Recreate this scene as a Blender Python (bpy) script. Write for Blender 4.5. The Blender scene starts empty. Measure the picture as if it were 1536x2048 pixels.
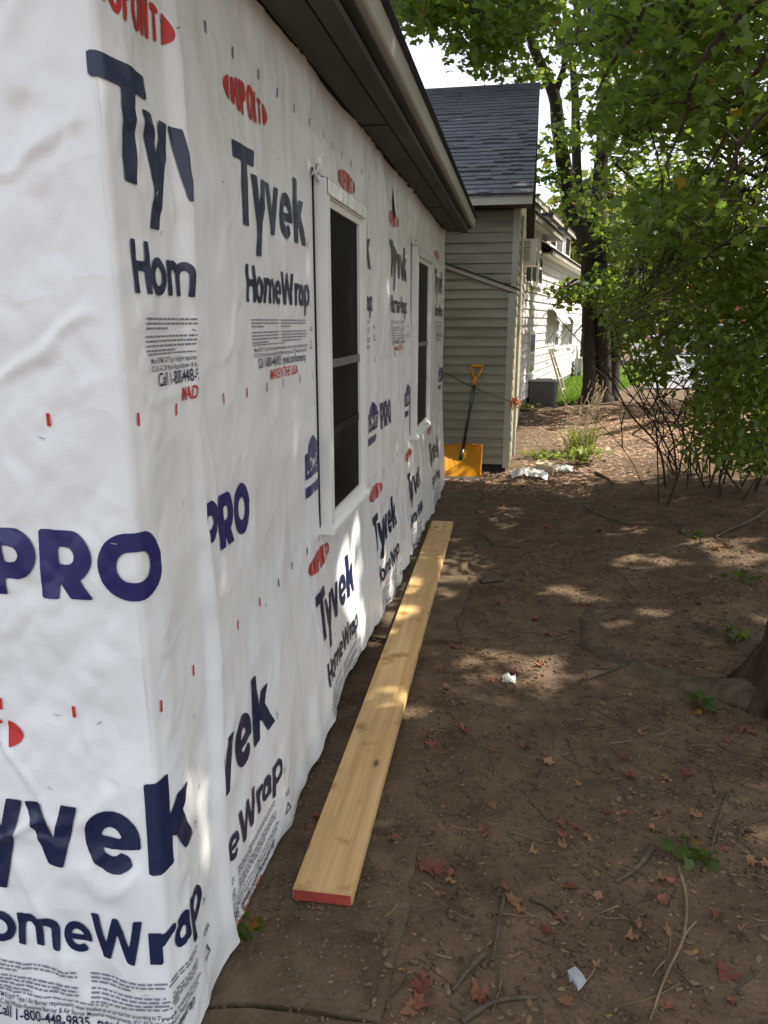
import bpy, bmesh, math, random
import numpy as np
from mathutils import Vector

scene = bpy.context.scene
COL = scene.collection
RNG = np.random.default_rng(7)
random.seed(7)
rad = math.radians

# ------------------------------------------------------------------ camera
YAW, PITCH, EYE = rad(9.855), rad(14.009), 1.65
cam = bpy.data.cameras.new('camera')
cam.sensor_fit = 'VERTICAL'; cam.sensor_height = 24.0
cam.lens = 24.0 * 1520 / 2048
cam.clip_start = 0.05; cam.clip_end = 600
cam_ob = bpy.data.objects.new('camera', cam)
COL.objects.link(cam_ob)
cam_ob.location = (0, 0, EYE)
cam_ob.rotation_euler = (math.pi / 2 - PITCH, 0, YAW)
scene.camera = cam_ob

# ------------------------------------------------------------------ light
SUN_AZ, SUN_EL = rad(20), rad(50)          # azimuth measured from +X towards +Y
SUN = np.array([math.cos(SUN_EL) * math.cos(SUN_AZ), math.cos(SUN_EL) * math.sin(SUN_AZ), math.sin(SUN_EL)])
world = bpy.data.worlds.new('World'); scene.world = world; world.use_nodes = True
wn = world.node_tree
bg = wn.nodes['Background']
sky = wn.nodes.new('ShaderNodeTexSky'); sky.sky_type = 'NISHITA'; sky.sun_disc = False
sky.sun_elevation = SUN_EL
sky.sun_rotation = math.pi / 2 - SUN_AZ
sky.dust_density = 3.0; sky.air_density = 1.0; sky.ozone_density = 1.0
hz_ = wn.nodes.new('ShaderNodeMix'); hz_.data_type = 'RGBA'; hz_.blend_type = 'MIX'
hz_.inputs['Factor'].default_value = 0.55
hz_.inputs['B'].default_value = (9.0, 9.2, 9.6, 1)       # thin bright cloud over the whole sky
wn.links.new(sky.outputs[0], hz_.inputs['A'])
wn.links.new(hz_.outputs['Result'], bg.inputs[0])
bg.inputs[1].default_value = 0.092

sun = bpy.data.lights.new('sun', 'SUN'); sun.energy = 4.6; sun.angle = rad(0.53); sun.color = (1.0, 0.93, 0.82)
sun_ob = bpy.data.objects.new('sun', sun); COL.objects.link(sun_ob)
sun_ob.rotation_euler = Vector(SUN).to_track_quat('Z', 'Y').to_euler()
sun_ob.location = (8, 3, 12)

vs = scene.view_settings
vs.view_transform = 'Standard'; vs.look = 'None'; vs.gamma = 1.0; vs.use_curve_mapping = False
vs.exposure = 1.28
scene.render.engine = 'CYCLES'
scene.cycles.max_bounces = 8; scene.cycles.transparent_max_bounces = 8

# ------------------------------------------------------------------ helpers
_cy, _sy, _cp, _sp = math.cos(YAW), math.sin(YAW), math.cos(PITCH), math.sin(PITCH)
FW = np.array([-_sy * _cp, _cy * _cp, -_sp]); RT = np.array([_cy, _sy, 0.0]); UPV = np.cross(RT, FW)
CAM = np.array([0, 0, EYE])

def ray(px, py):
    return RT * (px - 768) / 1520 - UPV * (py - 1024) / 1520 + FW

def at(px, py, Y):
    """survey helper: the point of a sight line at distance Y along the wall"""
    d = ray(px, py); return CAM + d * (Y / d[1])

def sst(a, b, x):
    t = np.clip((np.asarray(x, float) - a) / (b - a), 0, 1); return t * t * (3 - 2 * t)

def hash2(ix, iy, seed):
    n = (ix.astype(np.int64) * 374761393 + iy.astype(np.int64) * 668265263 + seed * 974711) & 0x7fffffff
    n = ((n ^ (n >> 13)) * 1274126177) & 0x7fffffff
    return ((n ^ (n >> 16)) & 0xffff) / 65535.0

def vn(x, y, seed=0):
    """value noise in -1..1"""
    x = np.asarray(x, float); y = np.asarray(y, float)
    x, y = np.broadcast_arrays(x, y)
    ix = np.floor(x); iy = np.floor(y); fx = x - ix; fy = y - iy
    fx = fx * fx * fx * (fx * (fx * 6 - 15) + 10); fy = fy * fy * fy * (fy * (fy * 6 - 15) + 10)
    a = hash2(ix, iy, seed); b = hash2(ix + 1, iy, seed); c = hash2(ix, iy + 1, seed); d = hash2(ix + 1, iy + 1, seed)
    return ((a * (1 - fx) + b * fx) * (1 - fy) + (c * (1 - fx) + d * fx) * fy) * 2 - 1

def ground_base(x, y):
    x = np.asarray(x, float); y = np.asarray(y, float)
    return (.10 * sst(.3, 2.2, x) + .28 * sst(1, 3.6, x) * sst(5, 11, y) * (1 - sst(13, 17, y))
            - .05 * sst(1.5, .9, y) * sst(.2, -.6, x))

def ground_z(x, y):
    x = np.asarray(x, float); y = np.asarray(y, float)
    near = sst(25, 12, y)
    n = .018 * vn(x * 1.7, y * 1.7, 3) + .010 * vn(x * 5, y * 5, 4) + .005 * vn(x * 13, y * 13, 5)
    keep = sst(-.72, -.2, x) * near
    return ground_base(x, y) + n * (.25 + .75 * keep) * near - .006 * (1 - keep)

def on_ground(px, py):
    d = ray(px, py); t = np.arange(.5, 140, .01)
    P = CAM[None] + t[:, None] * d[None]
    below = P[:, 2] <= ground_z(P[:, 0], P[:, 1])
    i = int(np.argmax(below)) if below.any() else -1
    return P[i]

# ------------------------------------------------------------------ materials
MAT = {}
def mat(name, col=(.5, .5, .5), rough=.6, spec=.4, metal=0.0, var=0.0, scale=8.0, bump=0.0, bscale=None, stretch=(1, 1, 1), col2=None, detail=6.0, ramp=(.35, .65), coat=0.0):
    m = bpy.data.materials.new(name); m.use_nodes = True
    nt = m.node_tree; b = nt.nodes['Principled BSDF']
    b.inputs['Base Color'].default_value = (*col, 1); b.inputs['Roughness'].default_value = rough
    b.inputs['Specular IOR Level'].default_value = spec; b.inputs['Metallic'].default_value = metal
    b.inputs['Coat Weight'].default_value = coat
    if var or bump or col2:
        tc = nt.nodes.new('ShaderNodeTexCoord'); mp = nt.nodes.new('ShaderNodeMapping')
        mp.inputs['Scale'].default_value = stretch
        nt.links.new(tc.outputs['Object'], mp.inputs[0])
    if var or col2:
        n = nt.nodes.new('ShaderNodeTexNoise'); n.inputs['Scale'].default_value = scale; n.inputs['Detail'].default_value = detail
        n.inputs['Roughness'].default_value = .65
        nt.links.new(mp.outputs[0], n.inputs['Vector'])
        r = nt.nodes.new('ShaderNodeValToRGB')
        r.color_ramp.elements[0].position = ramp[0]; r.color_ramp.elements[1].position = ramp[1]
        c2 = col2 if col2 else tuple(min(1, c * (1 + var)) for c in col)
        c1 = col if col2 else tuple(c * (1 - var) for c in col)
        r.color_ramp.elements[0].color = (*c1, 1); r.color_ramp.elements[1].color = (*c2, 1)
        nt.links.new(n.outputs['Fac'], r.inputs[0]); nt.links.new(r.outputs[0], b.inputs['Base Color'])
    if bump:
        n2 = nt.nodes.new('ShaderNodeTexNoise'); n2.inputs['Scale'].default_value = bscale or scale * 3; n2.inputs['Detail'].default_value = 6
        nt.links.new(mp.outputs[0], n2.inputs['Vector'])
        bp = nt.nodes.new('ShaderNodeBump'); bp.inputs['Strength'].default_value = bump; bp.inputs['Distance'].default_value = .01
        nt.links.new(n2.outputs['Fac'], bp.inputs['Height']); nt.links.new(bp.outputs[0], b.inputs['Normal'])
    MAT[name] = m; return m

def leaf_mat(name, dark, light, trans=(.16, .28, .03), tfac=.42, warm=None, rough=.45):
    m = bpy.data.materials.new(name); m.use_nodes = True; nt = m.node_tree
    out = nt.nodes['Material Output']; b = nt.nodes['Principled BSDF']
    a = nt.nodes.new('ShaderNodeAttribute'); a.attribute_name = 'tone'
    r = nt.nodes.new('ShaderNodeValToRGB'); r.color_ramp.elements[0].color = (*dark, 1); r.color_ramp.elements[1].color = (*light, 1)
    if warm:
        r.color_ramp.elements[1].position = .972
        e = r.color_ramp.elements.new(.993); e.color = (*warm, 1)
    nt.links.new(a.outputs['Fac'], r.inputs[0]); nt.links.new(r.outputs[0], b.inputs['Base Color'])
    b.inputs['Roughness'].default_value = rough; b.inputs['Specular IOR Level'].default_value = .35
    t = nt.nodes.new('ShaderNodeBsdfTranslucent')
    mx = nt.nodes.new('ShaderNodeMix'); mx.data_type = 'RGBA'; mx.inputs['Factor'].default_value = .55
    mx.inputs['B'].default_value = (*trans, 1); nt.links.new(r.outputs[0], mx.inputs['A'])
    nt.links.new(mx.outputs['Result'], t.inputs[0])
    s = nt.nodes.new('ShaderNodeMixShader'); s.inputs[0].default_value = tfac
    nt.links.new(b.outputs[0], s.inputs[1]); nt.links.new(t.outputs[0], s.inputs[2]); nt.links.new(s.outputs[0], out.inputs[0])
    MAT[name] = m; return m

# ------------------------------------------------------------------ mesh builder
ORG = {}
class MB:
    def __init__(s): s.v = []; s.f = []
    def add(s, vs, fs):
        o = len(s.v); s.v.extend([tuple(map(float, p)) for p in vs]); s.f.extend([tuple(i + o for i in f) for f in fs]); return s
    def box(s, x0, x1, y0, y1, z0, z1):
        return s.add([(x0, y0, z0), (x1, y0, z0), (x1, y1, z0), (x0, y1, z0), (x0, y0, z1), (x1, y0, z1), (x1, y1, z1), (x0, y1, z1)],
                     [(0, 3, 2, 1), (4, 5, 6, 7), (0, 1, 5, 4), (1, 2, 6, 5), (2, 3, 7, 6), (3, 0, 4, 7)])
    def hexa(s, p):      # eight points, bottom ring then top ring
        return s.add(p, [(0, 3, 2, 1), (4, 5, 6, 7), (0, 1, 5, 4), (1, 2, 6, 5), (2, 3, 7, 6), (3, 0, 4, 7)])
    def prism(s, prof, axis, a, b):
        """profile of 2D points extruded along an axis from a to b"""
        n = len(prof)
        def P(q, t):
            return {'x': (t, q[0], q[1]), 'y': (q[0], t, q[1]), 'z': (q[0], q[1], t)}[axis]
        vs = [P(q, a) for q in prof] + [P(q, b) for q in prof]
        fs = [tuple(range(n))[::-1], tuple(range(n, 2 * n))] + [(i, (i + 1) % n, n + (i + 1) % n, n + i) for i in range(n)]
        return s.add(vs, fs)
    def tube(s, pts, radii, n=8, cap=True, wob=0.0, flat=1.0):
        pts = [np.array(p, float) for p in pts]
        if np.isscalar(radii): radii = [radii] * len(pts)
        ref = None; vs = []
        for i, p in enumerate(pts):
            d = pts[min(i + 1, len(pts) - 1)] - pts[max(i - 1, 0)]; d = d / (np.linalg.norm(d) + 1e-9)
            if ref is None:
                ref = np.cross(d, [0, 0, 1.0]) if abs(d[2]) < .9 else np.cross(d, [0, 1.0, 0])
            ref = ref - d * (ref @ d); ref = ref / (np.linalg.norm(ref) + 1e-9); bi = np.cross(d, ref)
            for k in range(n):
                a = 2 * math.pi * k / n; rr = radii[i] * (1 + wob * random.uniform(-1, 1))
                vs.append(p + rr * (math.cos(a) * ref + flat * math.sin(a) * bi))
        fs = []
        for i in range(len(pts) - 1):
            for k in range(n):
                fs.append((i * n + k, i * n + (k + 1) % n, (i + 1) * n + (k + 1) % n, (i + 1) * n + k))
        if cap: fs += [tuple(range(n))[::-1], tuple(range((len(pts) - 1) * n, len(pts) * n))]
        return s.add(vs, fs)
    def grid(s, P):
        """P: array (rows, cols, 3)"""
        r, c, _ = P.shape
        return s.add(P.reshape(-1, 3), [(i * c + j, i * c + j + 1, (i + 1) * c + j + 1, (i + 1) * c + j) for i in range(r - 1) for j in range(c - 1)])
    def build(s, name, m, parent=None, smooth=False, bevel=0.0, world=True):
        me = bpy.data.meshes.new(name)
        vv = s.v
        if parent is not None and world:
            o = ORG.get(parent.name, (0, 0, 0)); vv = [(x - o[0], y - o[1], z - o[2]) for x, y, z in vv]
        me.from_pydata(vv, [], s.f); me.update()
        if bevel:
            bm = bmesh.new(); bm.from_mesh(me)
            es = [e for e in bm.edges if len(e.link_faces) == 2 and e.calc_face_angle(0) > .6]
            bmesh.ops.bevel(bm, geom=es, offset=bevel, segments=2, affect='EDGES', clamp_overlap=True)
            bm.to_mesh(me); bm.free()
        return link(name, me, m, parent, smooth)

def link(name, me, m, parent=None, smooth=False):
    if m is not None: me.materials.append(MAT[m] if isinstance(m, str) else m)
    if smooth: me.polygons.foreach_set('use_smooth', [True] * len(me.polygons))
    ob = bpy.data.objects.new(name, me); COL.objects.link(ob)
    if parent is not None:
        ob.parent = parent
        ORG[ob.name] = ORG.get(parent.name, (0, 0, 0))
    return ob

def np_mesh(name, V, F, m, parent=None, smooth=False, tone=None, world=True):
    V = np.asarray(V, np.float32); F = np.asarray(F, np.int32)
    if parent is not None and world: V = V - np.array(ORG.get(parent.name, (0, 0, 0)), np.float32)
    me = bpy.data.meshes.new(name); k = F.shape[1]
    me.vertices.add(len(V)); me.vertices.foreach_set('co', V.ravel())
    me.loops.add(F.size); me.loops.foreach_set('vertex_index', F.ravel())
    me.polygons.add(len(F)); me.polygons.foreach_set('loop_start', np.arange(0, F.size, k, dtype=np.int32))
    me.polygons.foreach_set('loop_total', np.full(len(F), k, np.int32))
    me.update(calc_edges=True)
    if tone is not None:
        at_ = me.attributes.new('tone', 'FLOAT', 'POINT'); at_.data.foreach_set('value', np.asarray(tone, np.float32))
    return link(name, me, m, parent, smooth)

def tag(o, label=None, cat=None, group=None, kind=None):
    if label: o['label'] = label
    if cat: o['category'] = cat
    if group: o['group'] = group
    if kind: o['kind'] = kind
    return o

def empty(name, loc, label, cat, group=None, rz=0.0, local=False):
    e = bpy.data.objects.new(name, None); COL.objects.link(e); e.location = loc; e.rotation_euler = (0, 0, rz)
    e.empty_display_size = .1
    ORG[e.name] = (0, 0, 0) if local else tuple(loc)
    return tag(e, label, cat, group)

def copy_tree(o, parent=None):
    c = o.copy(); COL.objects.link(c); c.parent = parent
    for ch in list(o.children): copy_tree(ch, c)
    return c
# ------------------------------------------------------------------ palette
mat('soil', (.064, .043, .027), .95, .2, col2=(.155, .108, .068), scale=4.2, bump=1.0, bscale=60, detail=10, ramp=(.3, .72))
mat('concrete', (.064, .045, .029), .95, .15, col2=(.155, .113, .074), scale=7, bump=.6, bscale=70, detail=10, ramp=(.32, .75))
mat('asphalt', (.20, .20, .21), .9, .2, var=.15, scale=30, bump=.3)
mat('street', (.11, .11, .115), .9, .2, var=.15, scale=10)
mat('wrap', (.75, .755, .75), .34, .5, var=.03, scale=3, bump=.10, bscale=160)
mat('tape', (.85, .85, .83), .16, .6, bump=.35, bscale=22)
mat('ink_navy', (.010, .016, .055), .36, .5)
mat('ink_violet', (.018, .016, .110), .38, .5)
mat('ink_red', (.50, .025, .022), .42, .45)
mat('ink_grey', (.20, .20, .23), .5, .3)
mat('vinyl_white', (.80, .79, .75), .32, .5, var=.03, scale=5)
mat('screen', (.007, .007, .007), .5, .03)
mat('gap', (.02, .02, .02), .9, .1)
mat('sheathing', (.10, .095, .085), .8, .2, var=.2)
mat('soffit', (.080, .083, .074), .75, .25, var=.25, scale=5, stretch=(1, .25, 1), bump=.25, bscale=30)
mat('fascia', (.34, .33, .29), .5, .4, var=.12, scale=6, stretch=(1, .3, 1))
mat('roof_edge', (.035, .034, .036), .9, .2, var=.3, scale=20, bump=.6)
mat('foundation', (.16, .15, .135), .9, .2, var=.2)
mat('steel', (.35, .35, .36), .35, .5, metal=1.0)

nt = MAT['wrap'].node_tree                      # crisp set creases
_tc = nt.nodes.new('ShaderNodeTexCoord'); _ns = nt.nodes.new('ShaderNodeTexNoise'); _ns.inputs['Scale'].default_value = 2.2
_ad = nt.nodes.new('ShaderNodeVectorMath'); _ad.operation = 'MULTIPLY_ADD'; _ad.inputs[1].default_value = (.16, .16, .16)
nt.links.new(_tc.outputs['Object'], _ns.inputs['Vector']); nt.links.new(_ns.outputs['Color'], _ad.inputs[0]); nt.links.new(_tc.outputs['Object'], _ad.inputs[2])
_vo = nt.nodes.new('ShaderNodeTexVoronoi'); _vo.feature = 'F1'; _vo.inputs['Scale'].default_value = 5.5; nt.links.new(_ad.outputs[0], _vo.inputs['Vector'])
_mr = nt.nodes.new('ShaderNodeMapRange'); _mr.inputs['From Max'].default_value = .75; nt.links.new(_vo.outputs['Distance'], _mr.inputs['Value'])
_b2 = nt.nodes.new('ShaderNodeBump'); _b2.inputs['Strength'].default_value = .28; _b2.inputs['Distance'].default_value = .03
_pb = nt.nodes['Principled BSDF']; nt.links.new(_mr.outputs[0], _b2.inputs['Height']); nt.links.new(_pb.inputs['Normal'].links[0].from_socket, _b2.inputs['Normal']); nt.links.new(_b2.outputs[0], _pb.inputs['Normal'])

# ------------------------------------------------------------------ ground (one sheet to the horizon)
def axis(*segs):
    return np.concatenate([np.arange(a, b, s) for a, b, s in segs])
gx = axis((-220, -40, 30), (-40, -8, 4), (-8, -1.2, .8), (-1.2, 2.6, .03), (2.6, 8, .12), (8, 30, 2), (30, 260, 30))
gy = axis((-60, -6, 9), (-6, .6, .6), (.6, 5.2, .03), (5.2, 10, .045), (10, 17, .14), (17, 40, 1), (40, 120, 8), (120, 420, 50))
GX, GY = np.meshgrid(gx, gy)
GZ = ground_z(GX, GY)
GV = np.stack([GX, GY, GZ], -1).reshape(-1, 3)
nr, nc = GX.shape
ii, jj = np.meshgrid(np.arange(nr - 1), np.arange(nc - 1), indexing='ij')
a_ = (ii * nc + jj).ravel()
ground = np_mesh('ground', GV, np.stack([a_, a_ + 1, a_ + nc + 1, a_ + nc], 1), 'soil', smooth=True)
tag(ground, kind='structure')

# half buried concrete path along the wall: one object per slab
path = bpy.data.objects.new('path', None); COL.objects.link(path); path.location = (-.5, 1.4, 0); tag(path, kind='structure')
ORG['path'] = (-.5, 1.4, 0)
def slab(y0, y1, x0, x1, top, tilt=0.0):
    n = max(4, int((y1 - y0) / .06)); k = 9
    ys = np.linspace(y0, y1, n); xs = np.linspace(x0, x1, k)
    P = np.zeros((n + 2, k + 2, 3))
    for i, y in enumerate(np.r_[y0, ys, y1]):
        for j, x in enumerate(np.r_[x0, xs, x1]):
            edge = i in (0, n + 1) or j in (0, k + 1)
            jit = .030 * float(vn(y * 4, x * 4, 21)) + .012 * float(vn(y * 23, x * 23, 22))
            zz = top + tilt * (x - x0) + .003 * float(vn(x * 8, y * 8, 9))
            P[i, j] = (x + (jit if j >= k else 0), y + (jit if i in (0, 1, n, n + 1) else 0), zz - (.06 if edge else 0))
    m = MB(); m.grid(P); return m.build('slab', 'concrete', path)
slab(.75, 1.44, -1.1, -.285, .012)
slab(1.455, 2.12, -.76, -.27, .015)
slab(3.70, 5.62, -.74, -.275, .022, .010)
slab(5.64, 7.9, -.74, -.30, .020, .004)

# ------------------------------------------------------------------ the wrapped house
WX, YC, YE = -.75, 1.367, 7.72        # wall plane, near corner, far end
house = empty('wrapped_house', (WX, YC, 0), 'low house covered in white printed house wrap with two new windows', 'house')
WIN = [(2.815 - YC, 3.55 - YC), (5.36 - YC, 6.24 - YC)]      # window openings in u
WZ = (.845, 2.15)

EDGE_V = [-.1, .0, .15, .39, .83, 1.35, 1.59, 1.9, 2.2, 2.6]; EDGE_U = [.375, .36, .328, .312, .320, .318, .312, .304, .302, .300]
def lap_edge(v):
    return np.interp(v, EDGE_V, EDGE_U) + .004 * vn(v * 9, 0, 61)

def crease(a, b, seed):
    n = vn(a, b, seed) + .35 * vn(a * 2.3, b * 2.3, seed + 1)
    return np.maximum(0, 1 - np.abs(n) * 5.5) * sst(-.3, .4, vn(a * .45 + 7, b * .45, seed + 2))
def disp(u, v):
    """how far the sheet stands off the sheathing"""
    u = np.asarray(u, float); v = np.asarray(v, float)
    u, v = np.broadcast_arrays(u, v)
    s = sst(-.016, .016, u)
    low = sst(1.0, .05, v)
    right = sst(0, .25, u); left = 1 - right
    d = .006 + 0 * u
    # tall loose folds on the long side, stronger towards the hem
    amp = (.0045 + .017 * sst(1.1, .1, v)) * (.45 + .55 * sst(.5, 1.0, u))
    d = d + right * .8 * amp * (vn(u * 5.1 + .35 * v, v * .8, 11) + .55 * vn(u * 11 + v, v * 1.7, 12))
    # loose field between the windows
    loose = sst(2.2, 2.5, u) * sst(4.4, 4.0, u)
    d = d + loose * .010 * (vn(u * 8 + .6 * v, v * 2.2, 13) + .5 * np.abs(vn(u * 14 - v * 2, v * 4, 14)))
    # diagonal pulls on the short side
    d = d + left * (.012 * vn((u + v) * 2.6, (u - v) * 1.1, 15) + .006 * np.abs(vn((u - v * .8) * 5, (u + v) * 1.6, 16)) + .005 * np.abs(vn(u * 9 + v * 5, v * 7 - u * 3, 17)) + .004 * np.abs(vn(u * 17 - v * 11, v * 13 + u * 6, 24)))
    d = d + left * .012 * sst(.7, .1, v) * vn(u * 6, v * 2.5, 18)
    # small creases and puckers everywhere
    d = d + .0016 * vn(u * 23, v * 13, 19) + .0011 * np.abs(vn((u + v * .6) * 34, (v - u * .5) * 19, 20)) + .0022 * np.abs(vn(u * 7 + v * 5, v * 5 - u * 3, 22))
    # sharp set creases from the roll and from pulling
    d = d + (.0030 + .003 * left) * crease(u * 3.1 + v * .9, v * 2.3 - u * .6, 101) + (.0018 + .0027 * left) * crease(u * 5.3 - v * 2.6, v * 3.4 + u * 1.8, 105) + left * .008 * crease(u * 4.2 + v * 2.6, v * 3.2 - u * 2.0, 109) + .0010 * crease(u * 15, v * 5, 113)
    # ridge shadows under the eave
    d = d + right * .016 * sst(2.15, 2.45, v) * vn(u * 2.3 + 2.0 * v, v * .6, 23)
    # pulled flat round the windows and at the top
    for a, b in WIN:
        near = sst(a - .07, a - .01, u) * sst(b + .07, b + .01, u) * sst(WZ[0] - .08, WZ[0] - .01, v) * sst(WZ[1] + .08, WZ[1] + .01, v)
        d = d * (1 - near) + .004 * near
    d = .008 + (d - .008) * (1 - .9 * np.exp(-(u / .045) ** 2))
    return np.maximum(d, .002)

def wrap_point(u, v, off=0.0, top_sheet=False):
    u = np.asarray(u, float); v = np.asarray(v, float)
    d = disp(u, v) + off
    if top_sheet:
        e = lap_edge(v)
        d = d + .006 + .020 * sst(.05, .0, e - u) * (.7 + .5 * vn(v * 3.3, 0, 31)) + .014 * sst(.12, 0, e - u) * sst(.25, 0, v)
    s = sst(-.016, .016, u)
    nx, ny = s, -(1 - s); L = np.sqrt(nx * nx + ny * ny); nx, ny = nx / L, ny / L
    low = sst(1.0, .05, v)
    x = WX + np.minimum(u, 0) + nx * d + .045 * low
    y = YC + np.maximum(u, 0) + ny * d - .105 * low * sst(1.1, .36, u)
    return np.stack([x, y, v + 0 * x], -1)

def hem(u):
    return .030 + .022 * vn(u * 2.3, 0, 41) + .012 * vn(u * 7, 0, 42) + .05 * sst(.9, 1.5, u) * sst(3.0, 2.2, u) - .03 * sst(.3, -.2, u)

def wrap_sheet(name, us, nv, top_sheet, parent, hole=False):
    cols = []
    tt = np.linspace(0, 1, nv)
    P = np.zeros((nv, len(us), 3)); U = np.zeros((nv, len(us))); V = np.zeros((nv, len(us)))
    for j, u in enumerate(us):
        vb = float(hem(u)); v = vb + (2.515 - vb) * tt if u > .0 else vb + (3.1 - vb) * tt
        if top_sheet:
            uu = u + (lap_edge(v) - .33) * sst(.0, .33, u)
        else: uu = u + 0 * v
        U[:, j] = uu; V[:, j] = v
    P = wrap_point(U, V, 0, top_sheet)
    r, c = U.shape
    i2, j2 = np.meshgrid(np.arange(r - 1), np.arange(c - 1), indexing='ij')
    a = (i2 * c + j2).ravel(); F = np.stack([a, a + 1, a + c + 1, a + c], 1)
    if hole:
        cu = (U[:-1, :-1] + U[1:, 1:]).ravel() / 2; cv = (V[:-1, :-1] + V[1:, 1:]).ravel() / 2
        keep = np.ones(len(F), bool)
        for x0, x1 in WIN: keep &= ~((cu > x0 + .02) & (cu < x1 - .02) & (cv > WZ[0] + .02) & (cv < WZ[1] - .02))
        F = F[keep]
    return np_mesh(name, P.reshape(-1, 3), F, 'wrap', parent, smooth=True)

UE = YE - YC
field = wrap_sheet('house_wrap', np.r_[np.arange(.25, 3.2, .0085), np.arange(3.2, UE, .0125), UE], 270, False, house, hole=True)
# far end: the sheet turns round the back corner
m = MB(); vv_ = np.linspace(.05, 2.5, 60)
P = np.zeros((60, 12, 3))
for i, v in enumerate(vv_):
    d0 = float(disp(np.array(UE), np.array(v)))
    for j in range(12):
        P[i, j] = (WX + d0 * (1 - j / 11) - .5 * (j / 11), YE + .004 + .012 * math.sin(j / 11 * 3.14) + .004 * float(vn(v * 6, j, 77)), v)
m.grid(P); m.build('wrap_return', 'wrap', house, smooth=True)
lap = wrap_sheet('corner_wrap', np.r_[np.arange(-2.6, -1.0, .05), np.arange(-1.0, -.06, .0085), np.arange(-.06, .06, .004), np.arange(.06, .33, .0085), .33], 320, True, house)
tag(lap, 'top sheet of house wrap turned round the near corner with loose edge')

# sheathing, foundation, gable and roof behind the sheet
m = MB(); m.box(-5.6, WX - .012, YC + .012, YE - .004, .16, 2.50); m.build('wall', 'sheathing', house)
m = MB(); m.prism([(-5.6, 2.5), (-.78, 2.5), (-3.2, 4.1)], 'y', YC + .014, YE - .006); m.build('gable', 'sheathing', house)
m = MB(); m.box(-5.55, WX - .03, YC + .05, YE - .04, -.3, .16); m.build('foundation', 'foundation', house)
# boxed eave
YA, YB = YC - .32, YE + .08
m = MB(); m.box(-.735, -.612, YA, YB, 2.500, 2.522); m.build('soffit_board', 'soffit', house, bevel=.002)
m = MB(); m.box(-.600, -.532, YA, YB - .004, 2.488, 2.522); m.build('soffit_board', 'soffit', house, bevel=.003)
m = MB(); m.box(-.612, -.600, YA + .01, YB - .02, 2.520, 2.530); m.build('soffit_gap', 'gap', house)
m = MB(); m.box(-.532, -.500, YA, YB - .002, 2.525, 2.60); m.build('sub_fascia', 'soffit', house)
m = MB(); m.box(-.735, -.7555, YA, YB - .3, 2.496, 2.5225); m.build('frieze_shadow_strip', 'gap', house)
m = MB(); m.prism([(-.500, 2.532), (-.476, 2.532), (-.470, 2.540), (-.462, 2.612), (-.500, 2.612)], 'y', YA, YB + .02); m.build('fascia', 'fascia', house)
m = MB(); m.hexa([(-.462, YA - .02, 2.606), (-.448, YA - .02, 2.614), (-.448, YB + .03, 2.614), (-.462, YB + .03, 2.606), (-.462, YA - .02, 2.622), (-.448, YA - .02, 2.626), (-.448, YB + .03, 2.626), (-.462, YB + .03, 2.622)]); m.build('drip_edge', 'roof_edge', house)
m = MB(); m.prism([(-.448, 2.618), (-.448, 2.634), (-3.2, 4.25), (-3.2, 4.20)], 'y', YA - .02, YB + .03); m.prism([(-3.2, 4.20), (-3.2, 4.25), (-6.1, 2.55), (-6.1, 2.52)], 'y', YA - .02, YB + .03); m.build('roof', 'roof_edge', house)
# soffit end return and panel cracks
for y in (3.62, 6.15):
    m = MB(); m.box(-.733, -.615, y, y + .006, 2.4965, 2.499); m.build('soffit_joint', 'gap', house)

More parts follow.
